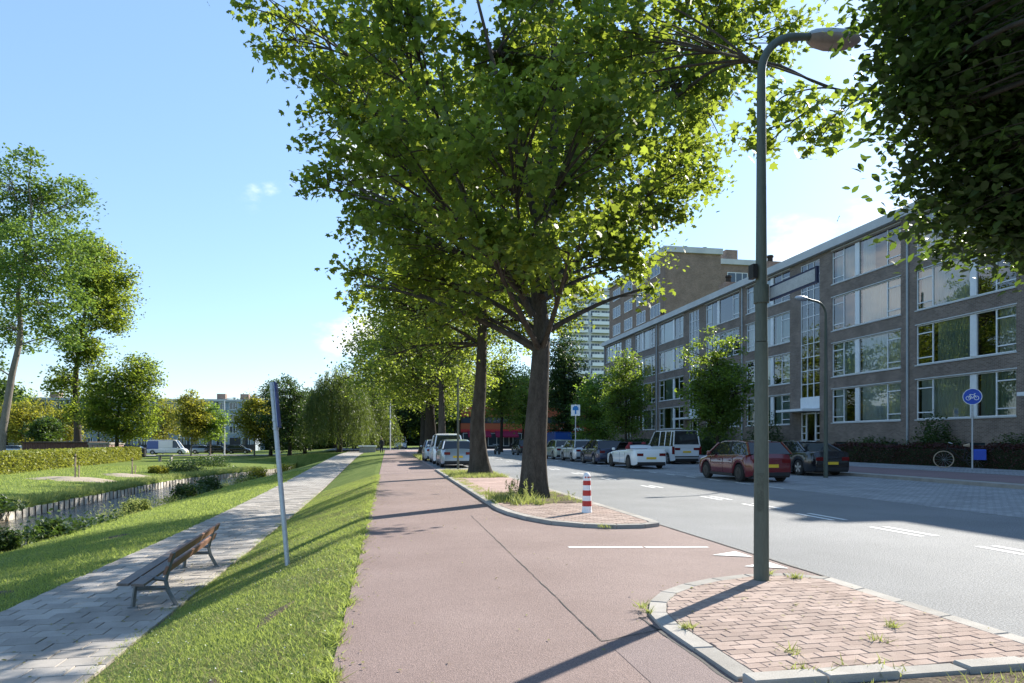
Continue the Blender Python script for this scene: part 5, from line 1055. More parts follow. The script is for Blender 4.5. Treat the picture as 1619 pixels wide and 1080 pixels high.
    for sx in (-1, 1):
        MB().bbox(min(sx*ew*.98, sx*ew*.55), max(sx*ew*.98, sx*ew*.55), -h-.012, -h+.25, zr-.26, zr-.12).build('tail_light', MT['tail_red'], t)
        MB().bbox(min(sx*ew*.98, sx*ew*.6), max(sx*ew*.98, sx*ew*.6), h-.3, h-.012, zf-.2, zf-.07).build('head_light', MT['head_glass'], t)
        c_ = Vector((sx*(W/2+.07), cabin[-1][0]-.45, interp(deck, cabin[-1][0]-.4)+.08)); MB().lathe([(.02, -.07), (.085, -.05), (.095, 0), (.085, .05), (.02, .07)], 10, tuple(c_)).build('mirror', paintm, t, smooth=True)
    yc = (wb0+wb1)/2
    for sx in (-1, 1):
        for y in (wb1-.42, yc-.1, wb0+.42):
            MB().box(min(sx*(W/2-.02), sx*(W/2+.003)), max(sx*(W/2-.02), sx*(W/2+.003)), y-.006, y+.006, clear+.12, .82).build('door_gap', MT['plastic'], t)
        for y in (yc+.1, wb0+.58): MB().bbox(min(sx*(W/2-.02), sx*(W/2+.025)), max(sx*(W/2-.02), sx*(W/2+.025)), y, y+.16, .74, .775, .008).build('door_handle', paintm, t)
        MB().box(min(sx*(W/2-.03), sx*(W/2+.004)), max(sx*(W/2-.03), sx*(W/2+.004)), wb0+.4, wb1-.4, clear, clear+.09).build('sill_trim', MT['plastic'], t)
    MB().box(-W/2*.8, W/2*.8, -h-.01, -h+.1, clear+.03, clear+.16).build('rear_bumper_trim', MT['plastic'], t)
    MB().box(-W/2*.5, W/2*.5, h-.1, h+.006, .3, .42).build('grille', MT['plastic'], t)
    return t
P_white = paint('paint_white', (.78, .79, .80)); P_blue = paint('paint_dark_blue', (.012, .018, .055), .25); P_black = paint('paint_black', (.008, .009, .012), .2); P_red = paint('paint_red', (.13, .008, .014), .18); P_silver = paint('paint_silver', (.5, .52, .53), .3, .4); P_sblue = paint('paint_silver_blue', (.30, .36, .42), .3, .4); P_green = paint('paint_grey_green', (.35, .38, .33), .35, .3); P_van = paint('paint_van_white', (.66, .68, .7), .35); P_vblue = paint('paint_blue', (.02, .08, .33), .3)
hatch_deck = [(-2.0, .86), (-1.95, .96), (-1.2, .98), (.5, .95), (1.15, .92), (1.7, .80), (1.97, .66), (2.0, .5)]
hatch_cab = [(-1.93, .97), (-1.55, 1.40), (-.9, 1.47), (.1, 1.46), (.5, 1.38), (1.15, .94)]
# red hatchback
car('dark red hatchback parked nearest on the right side of the road', (13.1, 23.7, 0), 0, 4.05, 1.75, P_red, [(-2.02, .84), (-1.96, .98), (-1.2, 1.0), (.5, .95), (1.15, .92), (1.75, .80), (1.99, .64), (2.02, .5)], [(-1.96, 1.0), (-1.55, 1.40), (-.9, 1.46), (.1, 1.45), (.5, 1.37), (1.2, .94)], rim='rim_dark', wheels=(.72, .66, .32))
# dark saloon, second row
car('nearly black saloon with bright rear window parked by the far lamp post', (17.8, 27.35, 0), 0, 4.75, 1.82, P_black, [(-2.37, .80), (-2.28, 1.0), (-1.3, 1.03), (.6, .95), (1.3, .9), (2.1, .78), (2.33, .66), (2.37, .5)], [(-1.75, 1.02), (-.95, 1.38), (-.5, 1.43), (.1, 1.42), (.45, 1.35), (1.2, .93)], wheels=(1.0, .75, .33), cabin_in=.22)
# white convertible
def convertible():
    t = car('white open convertible parked behind the red hatchback', (13.12, 35.0, 0), 0, 4.6, 1.85, P_white, [(-2.3, .82), (-2.22, .98), (-1.3, .99), (.5, .93), (1.2, .88), (2.0, .76), (2.27, .62), (2.3, .5)], [(-.9, .98), (1.1, .93)], wheels=(.95, .75, .34), open_top=True, rim='rim_dark')
    # cockpit opening, folded roof, seats, windscreen
    MB().box(-.72, .72, -1.0, .75, .9, 1.0).build('cockpit_trim', MT['plastic'], t)
    mb = MB()
    for sx in (-.38, .38):
        mb2 = MB(); mb2.tube([(sx, -.15, .95), (sx, -.22, 1.1), (sx, -.26, 1.22)], [.24, .22, .13], 12); mb2.build('seat', MT['seat_red'], t, smooth=True); MB().tube([(sx, -.27, 1.22), (sx, -.28, 1.36)], [.13, .1], 10).build('headrest', MT['seat_red'], t, smooth=True)
    n = 10; g = MB()
    for i in range(n+1):
        a = i/n; x = lerp(-.76, .76, a); bow = .12*(1-(2*a-1)**2); g.v += [(x, .98+bow, .92), (x*.9, .48+bow, 1.34)]
    for i in range(n): g.f.append((2*i, 2*i+2, 2*i+3, 2*i+1))
    g.build('windscreen', MT['car_glass'], t, smooth=True)
    MB().tube([(x*.9, .48+.12*(1-(x/.76)**2), 1.34) for x in [lerp(-.76, .76, i/8) for i in range(9)]], .022, 6).build('screen_frame', MT['plastic'], t)
    for sx in (-1, 1): MB().tube([(sx*.76, .98, .92), (sx*.684, .48, 1.34)], .022, 6).build('screen_frame', MT['plastic'], t)
    g = MB()
    for i in range(n+1):
        a = i/n; x = lerp(-.7, .7, a); g.v += [(x*.9, -.95, 1.03), (x*.8, -.72, 1.2+.03*(1-(2*a-1)**2))]
    for i in range(n): g.f.append((2*i, 2*i+2, 2*i+3, 2*i+1))
    g.build('wind_deflector', MT['head_glass'], t, smooth=True)  # opaque pale colour paints the bright reflection on this glass
    MB().tube([(x*.9, -.72, 1.21+.03*(1-(x/.63)**2)) for x in [lerp(-.63, .63, i/6) for i in range(7)]], .025, 6).build('deflector_frame', MT['plastic'], t)
    MB().box(-.9, .9, -1.9, -1.05, .97, 1.012).build('roof_cover', P_white, t)
convertible()
def van(label, loc, rz, L_, W, Ht, pm, wheels=(.85, .75, .33), group='cars parked along the road', name='parked_van', glass=True):
    h = L_/2
    t = car(label, loc, rz, L_, W, pm, [(-h, 1.0), (-h+.05, 1.12), (0, 1.12), (h-1.0, 1.06), (h-.3, .9), (h, .6)], [(-h+.03, 1.12), (-h+.16, Ht-.03), (-h+.8, Ht), (h-1.9, Ht), (h-1.55, Ht-.08), (h-.75, 1.04)], wheels=wheels, cat='van', name=name, group=group, cabin_in=.12, pillars=(.12, .4, .68))
    MB().box(-W/2+.16, W/2-.16, -h-.02, -h+.06, .42, .5).build('step', MT['plastic'], t)
    if not glass:
        for sx in (-1, 1): MB().box(min(sx*(W/2-.13), sx*(W/2-.02)), max(sx*(W/2-.13), sx*(W/2-.02)), -h+.2, h-2.0, 1.1, Ht-.1).build('side_panel', pm, t)
        MB().box(-W/2+.1, W/2-.1, -h-.005, -h+.2, 1.0, Ht-.08).build('rear_door', pm, t)
    return t
tv = van('white passenger van parked beside the convertible', (17.75, 41.0, 0), 0, 4.8, 1.86, 2.05, P_van)
MB().box(-.82, .82, -2.415, -2.37, 1.0, 1.2).build('tailgate', P_van, tv)
for sx in (-1, 1):
    MB().box(min(sx*.93, sx*.80), max(sx*.93, sx*.80), -2.415, -2.33, .62, 1.08).build('tail_light', MT['tail_red'], tv)
def hatch(label, loc, pm, rz=0, s=1.0, rim='rim', rails=False, group='cars parked along the road', name='parked_car'):
    t = car(label, loc, rz, 4.0, 1.74, pm, hatch_deck, hatch_cab, rim=rim, rails=rails, group=group, name=name); t.scale = (s, s, s); return t
hatch('dark blue hatchback parked in front of the white convertible', (13.05, 40.75, 0), P_blue, s=1.0)
hatch('silver hatchback parked beyond the dark blue one', (13.05, 45.9, 0), P_silver)
hatch('grey green hatchback just right of the largest trunk', (13.05, 51.2, 0), P_green)
hatch('dark car at the far end of the right row, left of the largest trunk', (13.0, 65.2, 0), P_black, s=1.02)
van('blue van standing beyond the parked row by the red shop', (17.6, 70, 0), 0, 5.2, 1.95, 2.3, P_vblue, glass=False)
# left bay
est = car('silver blue estate car parked between the street trees', (3.62, 37.9, .02), 0, 4.5, 1.76, P_sblue, [(-2.25, .85), (-2.18, .98), (-1.2, 1.0), (.6, .95), (1.3, .9), (2.0, .78), (2.22, .64), (2.25, .5)], [(-2.15, .99), (-1.75, 1.38), (-1.0, 1.46), (.2, 1.45), (.6, 1.37), (1.3, .93)])
car('white people carrier parked ahead of the silver blue estate', (3.6, 43.2, .02), 0, 4.7, 1.85, P_white, [(-2.35, .95), (-2.3, 1.05), (-1.2, 1.08), (.6, 1.05), (1.3, 1.0), (2.1, .85), (2.32, .7), (2.35, .5)], [(-2.3, 1.07), (-2.05, 1.72), (-1.3, 1.82), (.2, 1.8), (.7, 1.7), (1.5, 1.02)], wheels=(.9, .8, .33))
hatch('light blue car parked farthest in the left bay', (3.3, 48.0, .02), P_sblue)
# oncoming van on the crossing and vans in the park road
c = at(633, 709, 112); v2 = van('white van coming towards the camera at the crossing', (c.x, c.y, .01), R(180), 5.0, 1.95, 2.0, P_white, group='vehicles in the distance', name='white_van')
c = at(266, 718, 112); v3 = van('white delivery van with blue rear panel on the park road', (c.x, c.y, -.93), R(-90), 5.9, 2.0, 2.35, P_white, group='vehicles in the distance', name='delivery_van', glass=False)
MB().box(-1.01, -.9, -2.9, -1.2, .9, 2.2).build('blue_panel', P_vblue, v3); MB().box(.9, 1.01, -2.9, -1.2, .9, 2.2).build('blue_panel', P_vblue, v3)
for i, (px, Z, pm, lab) in enumerate([(28, 112, P_silver, 'silver car behind the hedge left of the brick shed'), (345, 116, P_black, 'dark car parked before the far flats doorway'), (322, 116, P_sblue, 'blue grey car parked left of the far doorway'), (216, 116, P_blue, 'dark blue car on the park road behind the delivery van'), (378, 117, P_black, 'black car on the park road near the leaning sign post')]):
    c = at(px, 716, Z); hatch(lab, (c.x, c.y, -.93), pm, R(-90), group='vehicles in the distance')
# motor scooter silhouettes at the far left kerb
def scooter(label, loc, rz):
    t = thing('motor_scooter', label, 'scooter', loc, rz)
    for y in (-.6, .6): MB().tube([(-.05, y, .25), (.05, y, .25)], .25, 16).build('wheel', MT['rubber'], t)
    MB().tube([(0, -.65, .65), (0, -.2, .62), (0, .05, .4), (0, .4, .38), (0, .5, .9)], [.14, .17, .12, .1, .06], 8).build('body', P_black, t, smooth=True); MB().tube([(-.3, .45, 1.0), (0, .5, .98), (.3, .45, 1.0)], .03, 6).build('handlebar', MT['galv'], t); MB().tube([(0, -.75, .78), (0, -.1, .76)], [.14, .12], 8).build('seat', MT['rubber'], t); MB().tube([(0, .5, .3), (0, .5, 1.0)], .05, 6).build('fork', MT['galv'], t)
c = at(786, 717, 68); scooter('dark motor scooter standing by the road left of the largest trunk', (c.x, c.y, .02), R(10))

# bicycle
def bicycle():
    t = thing('bicycle', 'black bicycle with blue panniers leaning against the low hedge', 'bicycle', (24.95, 26.2, .235), R(46))
    t.scale = (1.12, 1.12, 1.08)
    for y, nm in ((.55, 'front'), (-.55, 'rear')):
        mb = MB(); ring = [(0, y+.34*math.cos(a), .35+.34*math.sin(a)) for a in [2*math.pi*k/28 for k in range(29)]]; mb.tube(ring, .019, 6, cap=False); w = mb.build('wheel', MT['stake'] if nm == 'front' else MT['rubber'], t)
        sp = MB()
        for k in range(14): a = k*math.pi/7; sp.tube([(0, y, .35), (0, y+.33*math.cos(a), .35+.33*math.sin(a))], .003, 3)
        sp.build('spokes', MT['galv'], w)
    fr = MB()
    for a, b in (((0, -.1, .3), (0, .42, .85)), ((0, -.1, .3), (0, -.18, .85)), ((0, -.16, .75), (0, .4, .82)), ((0, -.55, .35), (0, -.1, .3)), ((0, -.55, .35), (0, -.17, .78)), ((0, .55, .35), (0, .40, .95))): fr.tube([a, b], .018, 6)
    fr.build('frame', MT['black'], t); MB().tube([(-.28, .25, 1.0), (-.22, .38, 1.05), (.22, .38, 1.05), (.28, .25, 1.0)], .016, 6).build('handlebar', MT['galv'], t); MB().tube([(0, -.32, .94), (0, -.1, .93)], [.09, .03], 8).build('saddle', MT['stake'], t)
    for sx in (-1, 1): MB().bbox(min(sx*.06, sx*.22), max(sx*.06, sx*.22), -.85, -.42, .35, .78, .03).build('pannier', MT['sign_blue'], t)
    MB().box(-.07, .07, -.9, -.3, .78, .8).build('rack', MT['black'], t)
bicycle()

# ------------------------------------------------------------------ apartment building on the right
XF = 27.7; FL = [(2.57, 4.66), (5.46, 7.6), (8.37, 10.5), (11.32, 13.32)]; PITCH = 17.5
pipes = [32.49-PITCH*k for k in (0, 1, 2)]; PIP = [32.49-2*PITCH, 32.49-PITCH, 32.49, 32.49+PITCH, 32.49+2*PITCH, 32.49+3*PITCH]
YB0, YB1 = -12.0, PIP[-1]; ZR = 13.55
bld = wthing('apartment_building', 'long four storey brown brick flats with white framed windows', 'building', (XF, 30, .2))
def window_mesh(mir, hh):
    s = -1 if mir else 1; mb = MB(); fw = .055; d0, d1 = .06, .13
    def bar(v0, v1, z0, z1, x0=d0, x1=d1): a, b = sorted((s*v0, s*v1)); mb.box(x0, x1, a, b, z0, z1)
    bar(0, 5.9, 0, fw); bar(0, 5.9, hh-fw, hh)
    for v in (0, 5.9-fw, 1.05, 4.8): bar(v, v+fw, fw, hh-fw)
    for v0, v1 in ((fw, 1.05), (4.8+fw, 5.9-fw)): bar(v0, v1, hh*.78-fw/2, hh*.78+fw/2); bar(v0, v1, hh*.17-fw/2, hh*.17+fw/2)
    return mb.mesh('window')
def quad_mesh(name, mir, v0, v1, z0, z1, x): 
    s = -1 if mir else 1; a, b = sorted((s*v0, s*v1)); return MB().add([(x, a, z0), (x, b, z0), (x, b, z1), (x, a, z1)], [(0, 3, 2, 1)]).mesh(name)
def curtain_mesh(mir, v0, v1, hh, seed):
    s = -1 if mir else 1; mb = MB(); n = max(6, int((v1-v0)/.045)); rr = random.Random(seed)
    for i in range(n+1): v = lerp(v0, v1, i/n); x = .26+.03*math.sin(i*1.9+rr.random()*.6); mb.v += [(x, s*v, .02), (x, s*v, hh-.03)]
    for i in range(n): mb.f.append((2*i, 2*i+1, 2*i+3, 2*i+2))
    return mb.mesh('curtain')
WM = {}
for mir in (0, 1):
    hh = 2.1
    w = window_mesh(mir, hh); w.materials.append(MT['frame_white'])
    segs = [(.055, 1.05), (1.105, 3.4), (3.76, 4.8), (4.855, 5.845)]; panes = []
    for a, b in segs: q = quad_mesh('pane', mir, a, b, .055, hh-.055, .1); q.materials.append(MT['pane']); panes.append(q)
    s = -1 if mir else 1; pp = MB(); a, b = sorted((s*3.4, s*3.76)); pp.box(.03, .14, a, b, .055, hh-.055); post = pp.mesh('post_panel'); post.materials.append(MT['frame_white'])
    pp = MB(); a, b = sorted((s*-.05, s*5.95)); pp.box(-.05, .06, a, b, -.07, -.002); sill = pp.mesh('sill'); sill.materials.append(MT['fascia'])
    pp = MB(); pp.box(-.03, .058, a, b, hh+.002, hh+.06); lint = pp.mesh('lintel'); lint.materials.append(MT['fascia'])
    cs = []
    for k, (v0, v1, mt) in enumerate([(.1, 3.35, 'curtain'), (.1, 1.1, 'curtain_teal'), (2.3, 3.3, 'curtain'), (3.8, 5.8, 'curtain_teal'), (4.8, 5.8, 'curtain'), (1.2, 3.3, 'curtain_teal')]): c_ = curtain_mesh(mir, v0, v1, hh, k); c_.materials.append(MT[mt]); cs.append(c_)
    WM[mir] = (w, panes, post, sill, lint, cs)
def add(name, me, parent, loc=(0, 0, 0)):
    o = bpy.data.objects.new(name, me); COL.objects.link(o); o.parent = parent; o.location = loc; return o
pots = MB().lathe([(.07, 0), (.1, .16)], 10).mesh('flower_pot'); pots.materials.append(MT['bark'])
wr_ = random.Random(5)
openings = []
for pi, yp in enumerate(PIP):
    for mir in (0, 1):
        v0 = yp+.55 if not mir else yp-.55; lo, hi = (v0, v0+5.9) if not mir else (v0-5.9, v0)
        if hi > YB1+.1 or lo < YB0: continue
        openings.append((lo, hi))
        for fi, (z0, z1) in enumerate(FL):
            w, panes, post, sill, lint, cs = WM[mir]; o = add('window', w, bld, (0, v0-30, z0-.2))
            for p_ in panes: add('pane', p_, o)
            add('post_panel', post, o); add('sill', sill, o); add('lintel', lint, o)
            ch = wr_.sample(range(6), wr_.choice([1, 2, 2, 3]))
            if 0 in ch: ch = [c_ for c_ in ch if c_ not in (1, 2, 5)]
            if 3 in ch: ch = [c_ for c_ in ch if c_ != 4]
            if fi == 0 and 1 < pi < 4: ch = [0, 3] if mir else [0, 4]
            if fi == 1 and pi == 2: ch = [5, 4] if mir else [0, 3]
            for c_ in ch: add('curtain', cs[c_], o)
# stair windows + doors
STAIRS = [yp+PITCH/2 for yp in PIP[:-1]]
for y in STAIRS:
    fr = MB(); z0, z1 = 4.3, 13.3
    for k in range(4): yy = y-1.05+k*(2.1-.05)/3; fr.box(.04, .12, yy, yy+.05, z0, z1)
    nz_ = 10
    for k in range(nz_+1): zz = z0+k*(z1-z0-.05)/nz_; fr.box(.045, .115, y-1.0, y+1.0, zz, zz+.045)
    o = fr.build('stair_window', MT['frame_white'], bld, off=(0, 30, .2))
    pm = MB().add([(.08, y-1.05, z0), (.08, y+1.05, z0), (.08, y+1.05, z1), (.08, y-1.05, z1)], [(0, 3, 2, 1)]).build('pane', MT['pane'], o, off=(0, 30, .2))
    MB().box(.0, .12, y-1.05, y+1.05, 3.55, 4.3).build('door_panel', MT['frame_white'], bld, off=(0, 30, .2))
    MB().box(-1.25, .05, y-1.1, y+(2.0 if y > 30 else 1.1), 3.36, 3.52).build('entrance_canopy', MT['frame_white'], bld, off=(0, 30, .2))
    d = MB(); 
    for (a, b) in ((-1.05, -.97), (-.55, -.45), (.45, .55), (.97, 1.05)): d.box(.06, .16, y+a, y+b, .5, 3.3)
    for zz in (.5, 1.0, 1.45, 1.9, 2.35, 3.2):
        for (a, b) in ((-.97, -.55), (.55, .97)): d.box(.065, .155, y+a, y+b, zz, zz+.06)
    d.box(.065, .155, y-.45, y+.45, 3.2, 3.3); d.box(.065, .155, y-.45, y+.45, .5, .62)
    dd = d.build('front_door', MT['frame_white'], bld, off=(0, 30, .2)); MB().add([(.12, y-.97, .5), (.12, y+.97, .5), (.12, y+.97, 3.3), (.12, y-.97, 3.3)], [(0, 3, 2, 1)]).build('pane', MT['pane'], dd, off=(0, 30, .2))
    MB().tube([(.03, y-.36, 1.4), (.03, y-.36, 1.75)], .02, 6).build('handle', MT['black'], dd, off=(0, 30, .2))
    for k in range(3): MB().box(-.9+.3*k, .05, y-1.2, y+1.2, .2+.0*k-.2+.1*k, .3+.1*k).build('door_step', MT['kerb'], bld, off=(0, 30, .2))
    openings.append((y-1.05, y+1.05))
openings.sort()
# walls with real openings
wl = MB(); prev = YB0
def wbox(mb, y0, y1, z0, z1, x0=0, x1=.3):
    if y1-y0 > .001 and z1-z0 > .001: mb.box(XF+x0, XF+x1, y0, y1, z0, z1)
for lo, hi in openings:
    wbox(wl, prev, lo, 0, ZR); prev = hi
    if hi-lo > 3:
        zz = 1.35
        for (z0, z1) in FL: wbox(wl, lo, hi, zz, z0); zz = z1 if z1-z0 < 2.1 else z0+2.1
        wbox(wl, lo, hi, zz, ZR)
        # basement lights
        c0 = lo+.25; wbox(wl, lo, hi, 0, .75)
        for k in range(4):
            a = lo+.2+k*1.42; wbox(wl, (lo if k == 0 else a-.22), a, .75, 1.35); 
        wbox(wl, lo+.2+3*1.42+1.2, hi, .75, 1.35)
    else: wbox(wl, lo, hi, 13.3, ZR); wbox(wl, lo, hi, 0, .4, 0, .28)
wbox(wl, prev, YB1, 0, ZR)
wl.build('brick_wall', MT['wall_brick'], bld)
bw_ = MB().box(0, .1, 0, 1.2, 0, .6).mesh('basement_window'); bw_.materials.append(MT['far_pane'])
for lo, hi in openings:
    if hi-lo > 3:
        for k in range(4): add('basement_window', bw_, bld, (.12, lo+.2+k*1.42-30, .55))
# piers of darker brick either side of the pipes and stairs
for yp in PIP:
    MB().tube([(XF-.06, yp, .3), (XF-.06, yp, ZR-.05)], .06, 8).build('drainpipe', MT['grey_post'], bld)
MB().box(XF-.35, XF+.6, YB0-.2, YB1+.2, ZR+.002, ZR+.5).build('roof_fascia', MT['fascia'], bld)
MB().box(XF-.2, XF+12, YB0, YB1, ZR+.502, ZR+.56).build('roof', MT['joint'], bld)
MB().box(XF+2.2, XF+12, YB0, YB1, 0, ZR).build('dark_rooms', MT['room'], bld)  # building core box, coloured dark as the unlit rooms behind the panes
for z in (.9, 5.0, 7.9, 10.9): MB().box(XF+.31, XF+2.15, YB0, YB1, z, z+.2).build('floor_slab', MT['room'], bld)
MB().box(XF+.0, XF+12, YB1+.002, YB1+.3, 0, ZR).build('gable_wall', MT['gable_brick'], bld)
for (y, x, h, wdt) in [(31.0, 3.0, 2.6, 2.4), (52.5, 4, 1.9, 1.6), (57.8, 3.2, 1.5, 1.2), (75, 4, 1.6, 1.6)]:
    MB().box(XF+x-1.2, XF+x, y-wdt, y, ZR+.56, ZR+.56+h).build('chimney', MT['gable_brick'], bld); MB().lathe([(.22, 0), (.22, .5), (.3, .55), (.25, .7)], 10, (XF+x-.6, y-wdt/2, ZR+.56+h)).build('chimney_pot', MT['bark_dark'], bld)
# stair railing by the right edge
t = thing('hand_rail', 'white metal hand rail at the right edge before the flats', 'railing', (25.2, 22.55, .22), 0)
for y in (0, -1.6): MB().tube([(0, y, 0), (0, y, 1.05)], .03, 8).build('post', MT['frame_white'], t)
for z in (1.05, .6): MB().tube([(0, .02, z), (0, -1.62, z)], .028, 8).build('rail', MT['frame_white'], t)

# ------------------------------------------------------------------ tall brick block behind
def window_grid(parent, origin, ux, uz, cols, rows, cw, ch, w, h, off, frame_mat, pane_mat, depth=.08, nrm=(0, -1, 0), split=True):
    """windows as parts (frame + pane) laid on a wall; ux: unit vector along the wall, nrm: outward"""
    ux = Vector(ux); n = Vector(nrm); fr = MB(); f = .09
    def bx(a0, a1, z0, z1, d0, d1, mb):
        vs = [ux*a+n*d+Vector((0, 0, z)) for d in (d0, d1) for a, z in ((a0, z0), (a1, z0), (a1, z1), (a0, z1))]; mb.add(vs, [(3, 2, 1, 0), (4, 5, 6, 7), (0, 1, 5, 4), (1, 2, 6, 5), (2, 3, 7, 6), (3, 0, 4, 7)])
    bx(0, w, 0, f, 0, depth, fr); bx(0, w, h-f, h, 0, depth, fr); bx(0, f, f, h-f, 0, depth, fr); bx(w-f, w, f, h-f, 0, depth, fr)
    if split: bx(w*.4, w*.4+f, f, h-f, 0, depth, fr); bx(w*.72, w*.72+f, f, h-f, 0, depth, fr)
    fm = fr.mesh('window'); fm.materials.append(frame_mat); pn = MB(); bx(f*.5, w-f*.5, f*.5, h-f*.5, .005, depth*.5, pn); pm = pn.mesh('pane'); pm.materials.append(pane_mat)
    for r in range(rows):
        for c_ in range(cols):
            p = Vector(origin)+ux*(off[0]+c_*cw)+Vector((0, 0, off[1]+r*ch))+n*.002; o = add('window', fm, parent, p-Vector(parent.location)); add('pane', pm, o)
tb = wthing('tall_block', 'taller brown brick block with blank gable rising behind the flats', 'building', (38, 89.6, 0))
MB().box(38, 46.3, 89.6, 114, 0, 27.6).build('brick_wall', MT['gable_brick'], tb); MB().box(37.7, 46.5, 89.3, 114.3, 27.602, 28.4).build('roof_fascia', MT['fascia'], tb)
window_grid(tb, (38, 113, 0), (0, -1, 0), None, 4, 9, 5.6, 2.95, 3.6, 1.8, (1.2, 1.4), MT['frame_white'], MT['far_pane'], nrm=(-1, 0, 0))
for x in (42.0, 45.0): MB().lathe([(.5, 0), (.55, .3), (.35, .8)], 10, (x, 92, 28.4)).build('roof_vent', MT['bark_dark'], tb)
tb2 = wthing('tall_block_wing', 'set back wing of the taller block, right of its blank gable', 'building', (46.4, 98, 0))
MB().box(46.5, 62, 98, 112, 0, 28.6).build('brick_wall', MT['gable_brick'], tb2); MB().box(46.5, 62.3, 97.7, 112, 28.602, 29.4).build('roof_fascia', MT['fascia'], tb2)
window_grid(tb2, (46.5, 98, 0), (1, 0, 0), None, 3, 9, 4.6, 2.95, 3.4, 1.9, (.6, 1.9), MT['frame_white'], MT['far_pane'])
for r in range(9): MB().box(46.6, 61, 97.3, 98, 1.4+r*2.95, 1.55+r*2.95).build('balcony_slab', MT['fascia'], tb2)
MB().box(52, 54, 99, 101, 29.4, 31.2).build('chimney', MT['gable_brick'], tb2)
# white balcony tower
tw_ = wthing('balcony_tower', 'pale high rise tower with stacked white balconies', 'building', (70, 222, 0))
plain('concrete', (.6, .62, .64), c2=(.68, .7, .72), scale=.2, rough=.85)
MB().box(60, 83, 223.5, 236, 0, 52).build('wall', MT['concrete'], tw_); MB().box(59.5, 83.5, 222.8, 236.5, 52.002, 53).build('roof', MT['fascia'], tw_)
window_grid(tw_, (60, 223.5, 0), (1, 0, 0), None, 6, 18, 3.75, 2.8, 3.2, 1.8, (.4, 1.6), MT['frame_white'], MT['far_pane'])
for r in range(18):
    for k in range(3):
        MB().box(60.4+k*7.6, 66.6+k*7.6, 221.9, 223.45, 1.2+r*2.8, 1.4+r*2.8).build('balcony_slab', MT['fascia'], tw_); MB().box(60.4+k*7.6, 66.6+k*7.6, 221.8, 221.9, 1.2+r*2.8, 2.35+r*2.8).build('balcony_rail', MT['white'], tw_)
# far flats across the park
ff = wthing('far_flats', 'low pale blue grey flats behind the park trees', 'building', (-60, 160, -1))
plain('blue_grey', (.24, .29, .34), c2=(.3, .35, .4), scale=.3, rough=.85); plain('dark_base', (.05, .05, .055), rough=.9)
MB().box(-110, -29, 160, 172, -1.2, 9.9).build('wall', MT['blue_grey'], ff); MB().box(-110.3, -28.7, 159.6, 172, 9.902, 10.4).build('roof', MT['fascia'], ff); MB().box(-110, -29, 159.9, 159.998, -1.2, .4).build('plinth', MT['dark_base'], ff)
window_grid(ff, (-110, 160, 0), (1, 0, 0), None, 30, 4, 2.68, 2.6, 1.9, 1.6, (.4, .3), MT['frame_white'], MT['far_pane'])
for k in range(14): MB().tube([(-109+k*6, 159.85, -1), (-109+k*6, 159.85, 9.9)], .16, 6).build('drainpipe', MT['dark_base'], ff)
for x in (-31, -36, -52, -70, -90): MB().box(x-1.8, x, 163, 165, 10.4, 11.8).build('chimney', MT['gable_brick'], ff)
MB().box(-34.4, -32.2, 159.7, 159.89, -1.0, 1.9).build('doorway', MT['dark_base'], ff)
# red shop across the junction
sh = wthing('red_shop', 'low shop with orange and red bands across the junction', 'shop', (24, 113, 0))
plain('orange', (.33, .08, .03), c2=(.42, .12, .05), scale=.4, rough=.7); plain('red_band', (.45, .03, .03), rough=.6); plain('magenta', (.22, .01, .045), rough=.7)
MB().box(12, 46, 113, 126, 0, 6.8).build('wall', MT['dark_base'], sh)
MB().box(11.9, 46.1, 112.8, 112.998, 5.3, 6.9).build('orange_band', MT['orange'], sh); MB().box(11.9, 46.1, 112.8, 112.998, 3.0, 4.2).build('red_band', MT['orange'], sh); MB().box(11.9, 46.1, 112.75, 112.799, 2.7, 3.2).build('sign_band', MT['red_band'], sh)
window_grid(sh, (12, 113, 0), (1, 0, 0), None, 8, 1, 4.2, 2.4, 3.6, 2.2, (.3, .4), MT['frame_white'], MT['far_pane']); window_grid(sh, (12, 113, 0), (1, 0, 0), None, 8, 1, 4.2, 2.4, 3.8, 1.0, (.2, 4.25), MT['dark_base'], MT['far_pane'])
for k in range(3):
    x = 13+k*4.6; MB().add([(x, 112.7, 2.9), (x+3.8, 112.7, 2.9), (x+3.8, 111.2, 2.1), (x, 111.2, 2.1), (x, 112.7, 2.8), (x+3.8, 112.7, 2.8), (x+3.8, 111.2, 1.85), (x, 111.2, 1.85)], [(0, 1, 2, 3), (7, 6, 5, 4), (3, 2, 6, 7), (0, 3, 7, 4), (1, 5, 6, 2)]).build('awning', MT['magenta'], sh)
MB().box(29, 33, 112.6, 112.79, 3.0, 3.5).build('shop_sign', MT['white'], sh)
# red framed shelter
c = at(968, 700, 92); t = thing('shelter', 'small shelter with pale flat roof on red posts', 'shelter', (c.x, c.y, .1))
MB().box(-2.4, 2.4, -1, 1, 3.0, 3.6).build('roof', MT['fascia'], t)
plain('post_red', (.55, .06, .04), rough=.5)
for x in (-2.1, -.2, .6, 2.1): MB().box(x-.12, x+.12, -.9, -.7, 0, 3.0).build('post', MT['post_red'] if x < 1 else MT['white'], t)
MB().box(-2.2, 2.2, .8, .9, 0, 3.0).build('back_wall', MT['orange'], t)
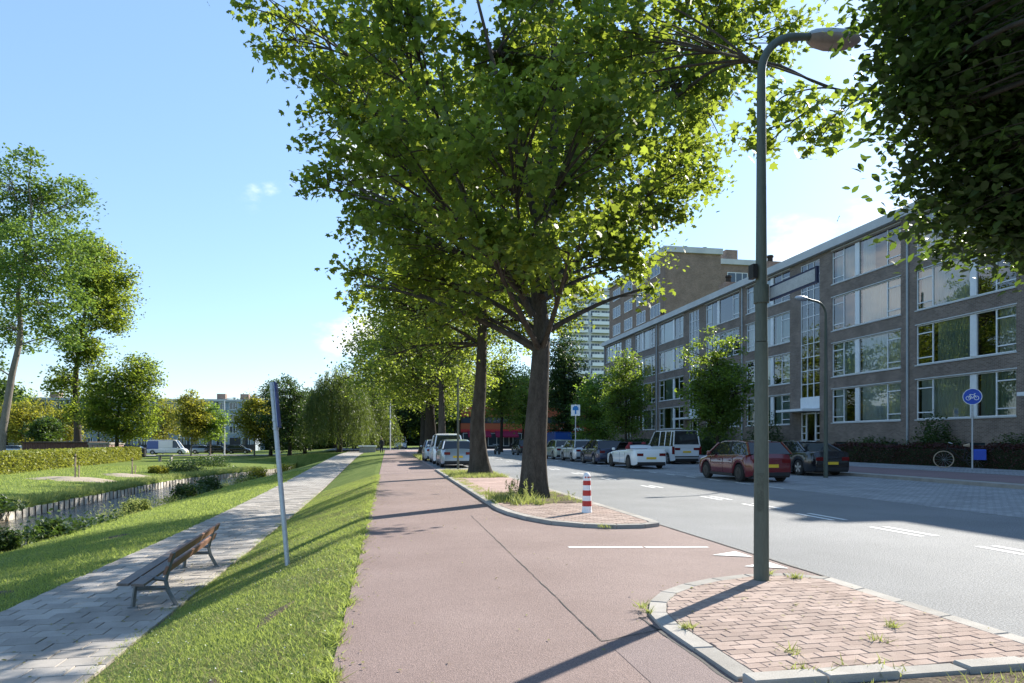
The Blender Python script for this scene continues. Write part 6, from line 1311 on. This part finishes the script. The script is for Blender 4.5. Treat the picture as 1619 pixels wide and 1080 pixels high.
# brick shed and bridge in the park
a, b = at(37, 716, 82), at(140, 716, 82)
t = wthing('park_shed', 'long low dark timber shed behind the hedge', 'shed', ((a.x+b.x)/2, (a.y+b.y)/2, -1)); u = (b-a); u.z = 0; L_ = u.length; ang = math.atan2(u.y, u.x)
Mx = Matrix.Translation((a.x, a.y, -1))@Matrix.Rotation(ang, 4, 'Z'); plain('rust', (.1, .05, .04), c2=(.17, .09, .07), scale=3, rough=.9)
MB().box(0, L_, 0, 4, 0, 2.1, Mx).build('core', MT['core_dark'], t); MB().box(-.2, L_+.2, -.25, 4.1, 2.102, 2.25, Mx).build('roof', MT['dark_wood'], t)
pl = MB().box(0, .27, -.05, 0, 0, 2.08).mesh('board'); pl.materials.append(MT['rust'])
k = 0
while k*.3 < L_-.3: o = add('board', pl, t); o.matrix_local = Matrix.Translation(-Vector(t.location))@Mx@Matrix.Translation((k*.3, -.004*(k % 3), 0)); k += 1
a2 = at(141, 716, 81); t = wthing('park_shed', 'lighter brick shed joined to the right end of the dark one', 'shed', (a2.x, a2.y, -1)); Mx2 = Matrix.Translation((a2.x, a2.y, -1))@Matrix.Rotation(ang, 4, 'Z')
MB().box(0, 2.4, 0, 3, 0, 1.9, Mx2).build('wall', MT['brick_far'], t); MB().box(-.1, 2.5, -.12, 3.1, 1.902, 2.15, Mx2).build('roof', MT['kerb'], t)
a, b = at(568, 722, 84), at(602, 722, 86)
t = wthing('bridge_wall', 'pale low concrete bridge wall at the end of the footpath', 'bridge', (a.x, a.y, -.4)); MB().box(a.x, b.x-.6, a.y, a.y+.4, -1.8, .62).build('parapet', MT['kerb'], t); MB().box(a.x-.1, b.x-.5, a.y-.08, a.y+.48, .622, .78).build('coping', MT['white'], t)
c = at(226, 722, 96); t = thing('litter_bin', 'dark litter bin on the park lawn left of the delivery van', 'bin', (c.x, c.y, -1)); MB().lathe([(.35, 0), (.45, .2), (.45, 1.2), (.3, 1.35)], 14).build('body', MT['dark_base'], t); MB().lathe([(.46, 1.0), (.46, 1.1)], 14).build('rim', MT['rubber'], t)
c = at(262, 728, 78); t = thing('park_table', 'small stone picnic table on the park lawn', 'table', (c.x, c.y, -1)); MB().box(-.9, .9, -.4, .4, .68, .76).build('top', MT['kerb'], t)
for x in (-.6, .6): MB().box(x-.08, x+.08, -.3, .3, 0, .678).build('leg', MT['kerb'], t)
for o in list(bpy.data.objects):
    if '_world' in o: del o['_world']
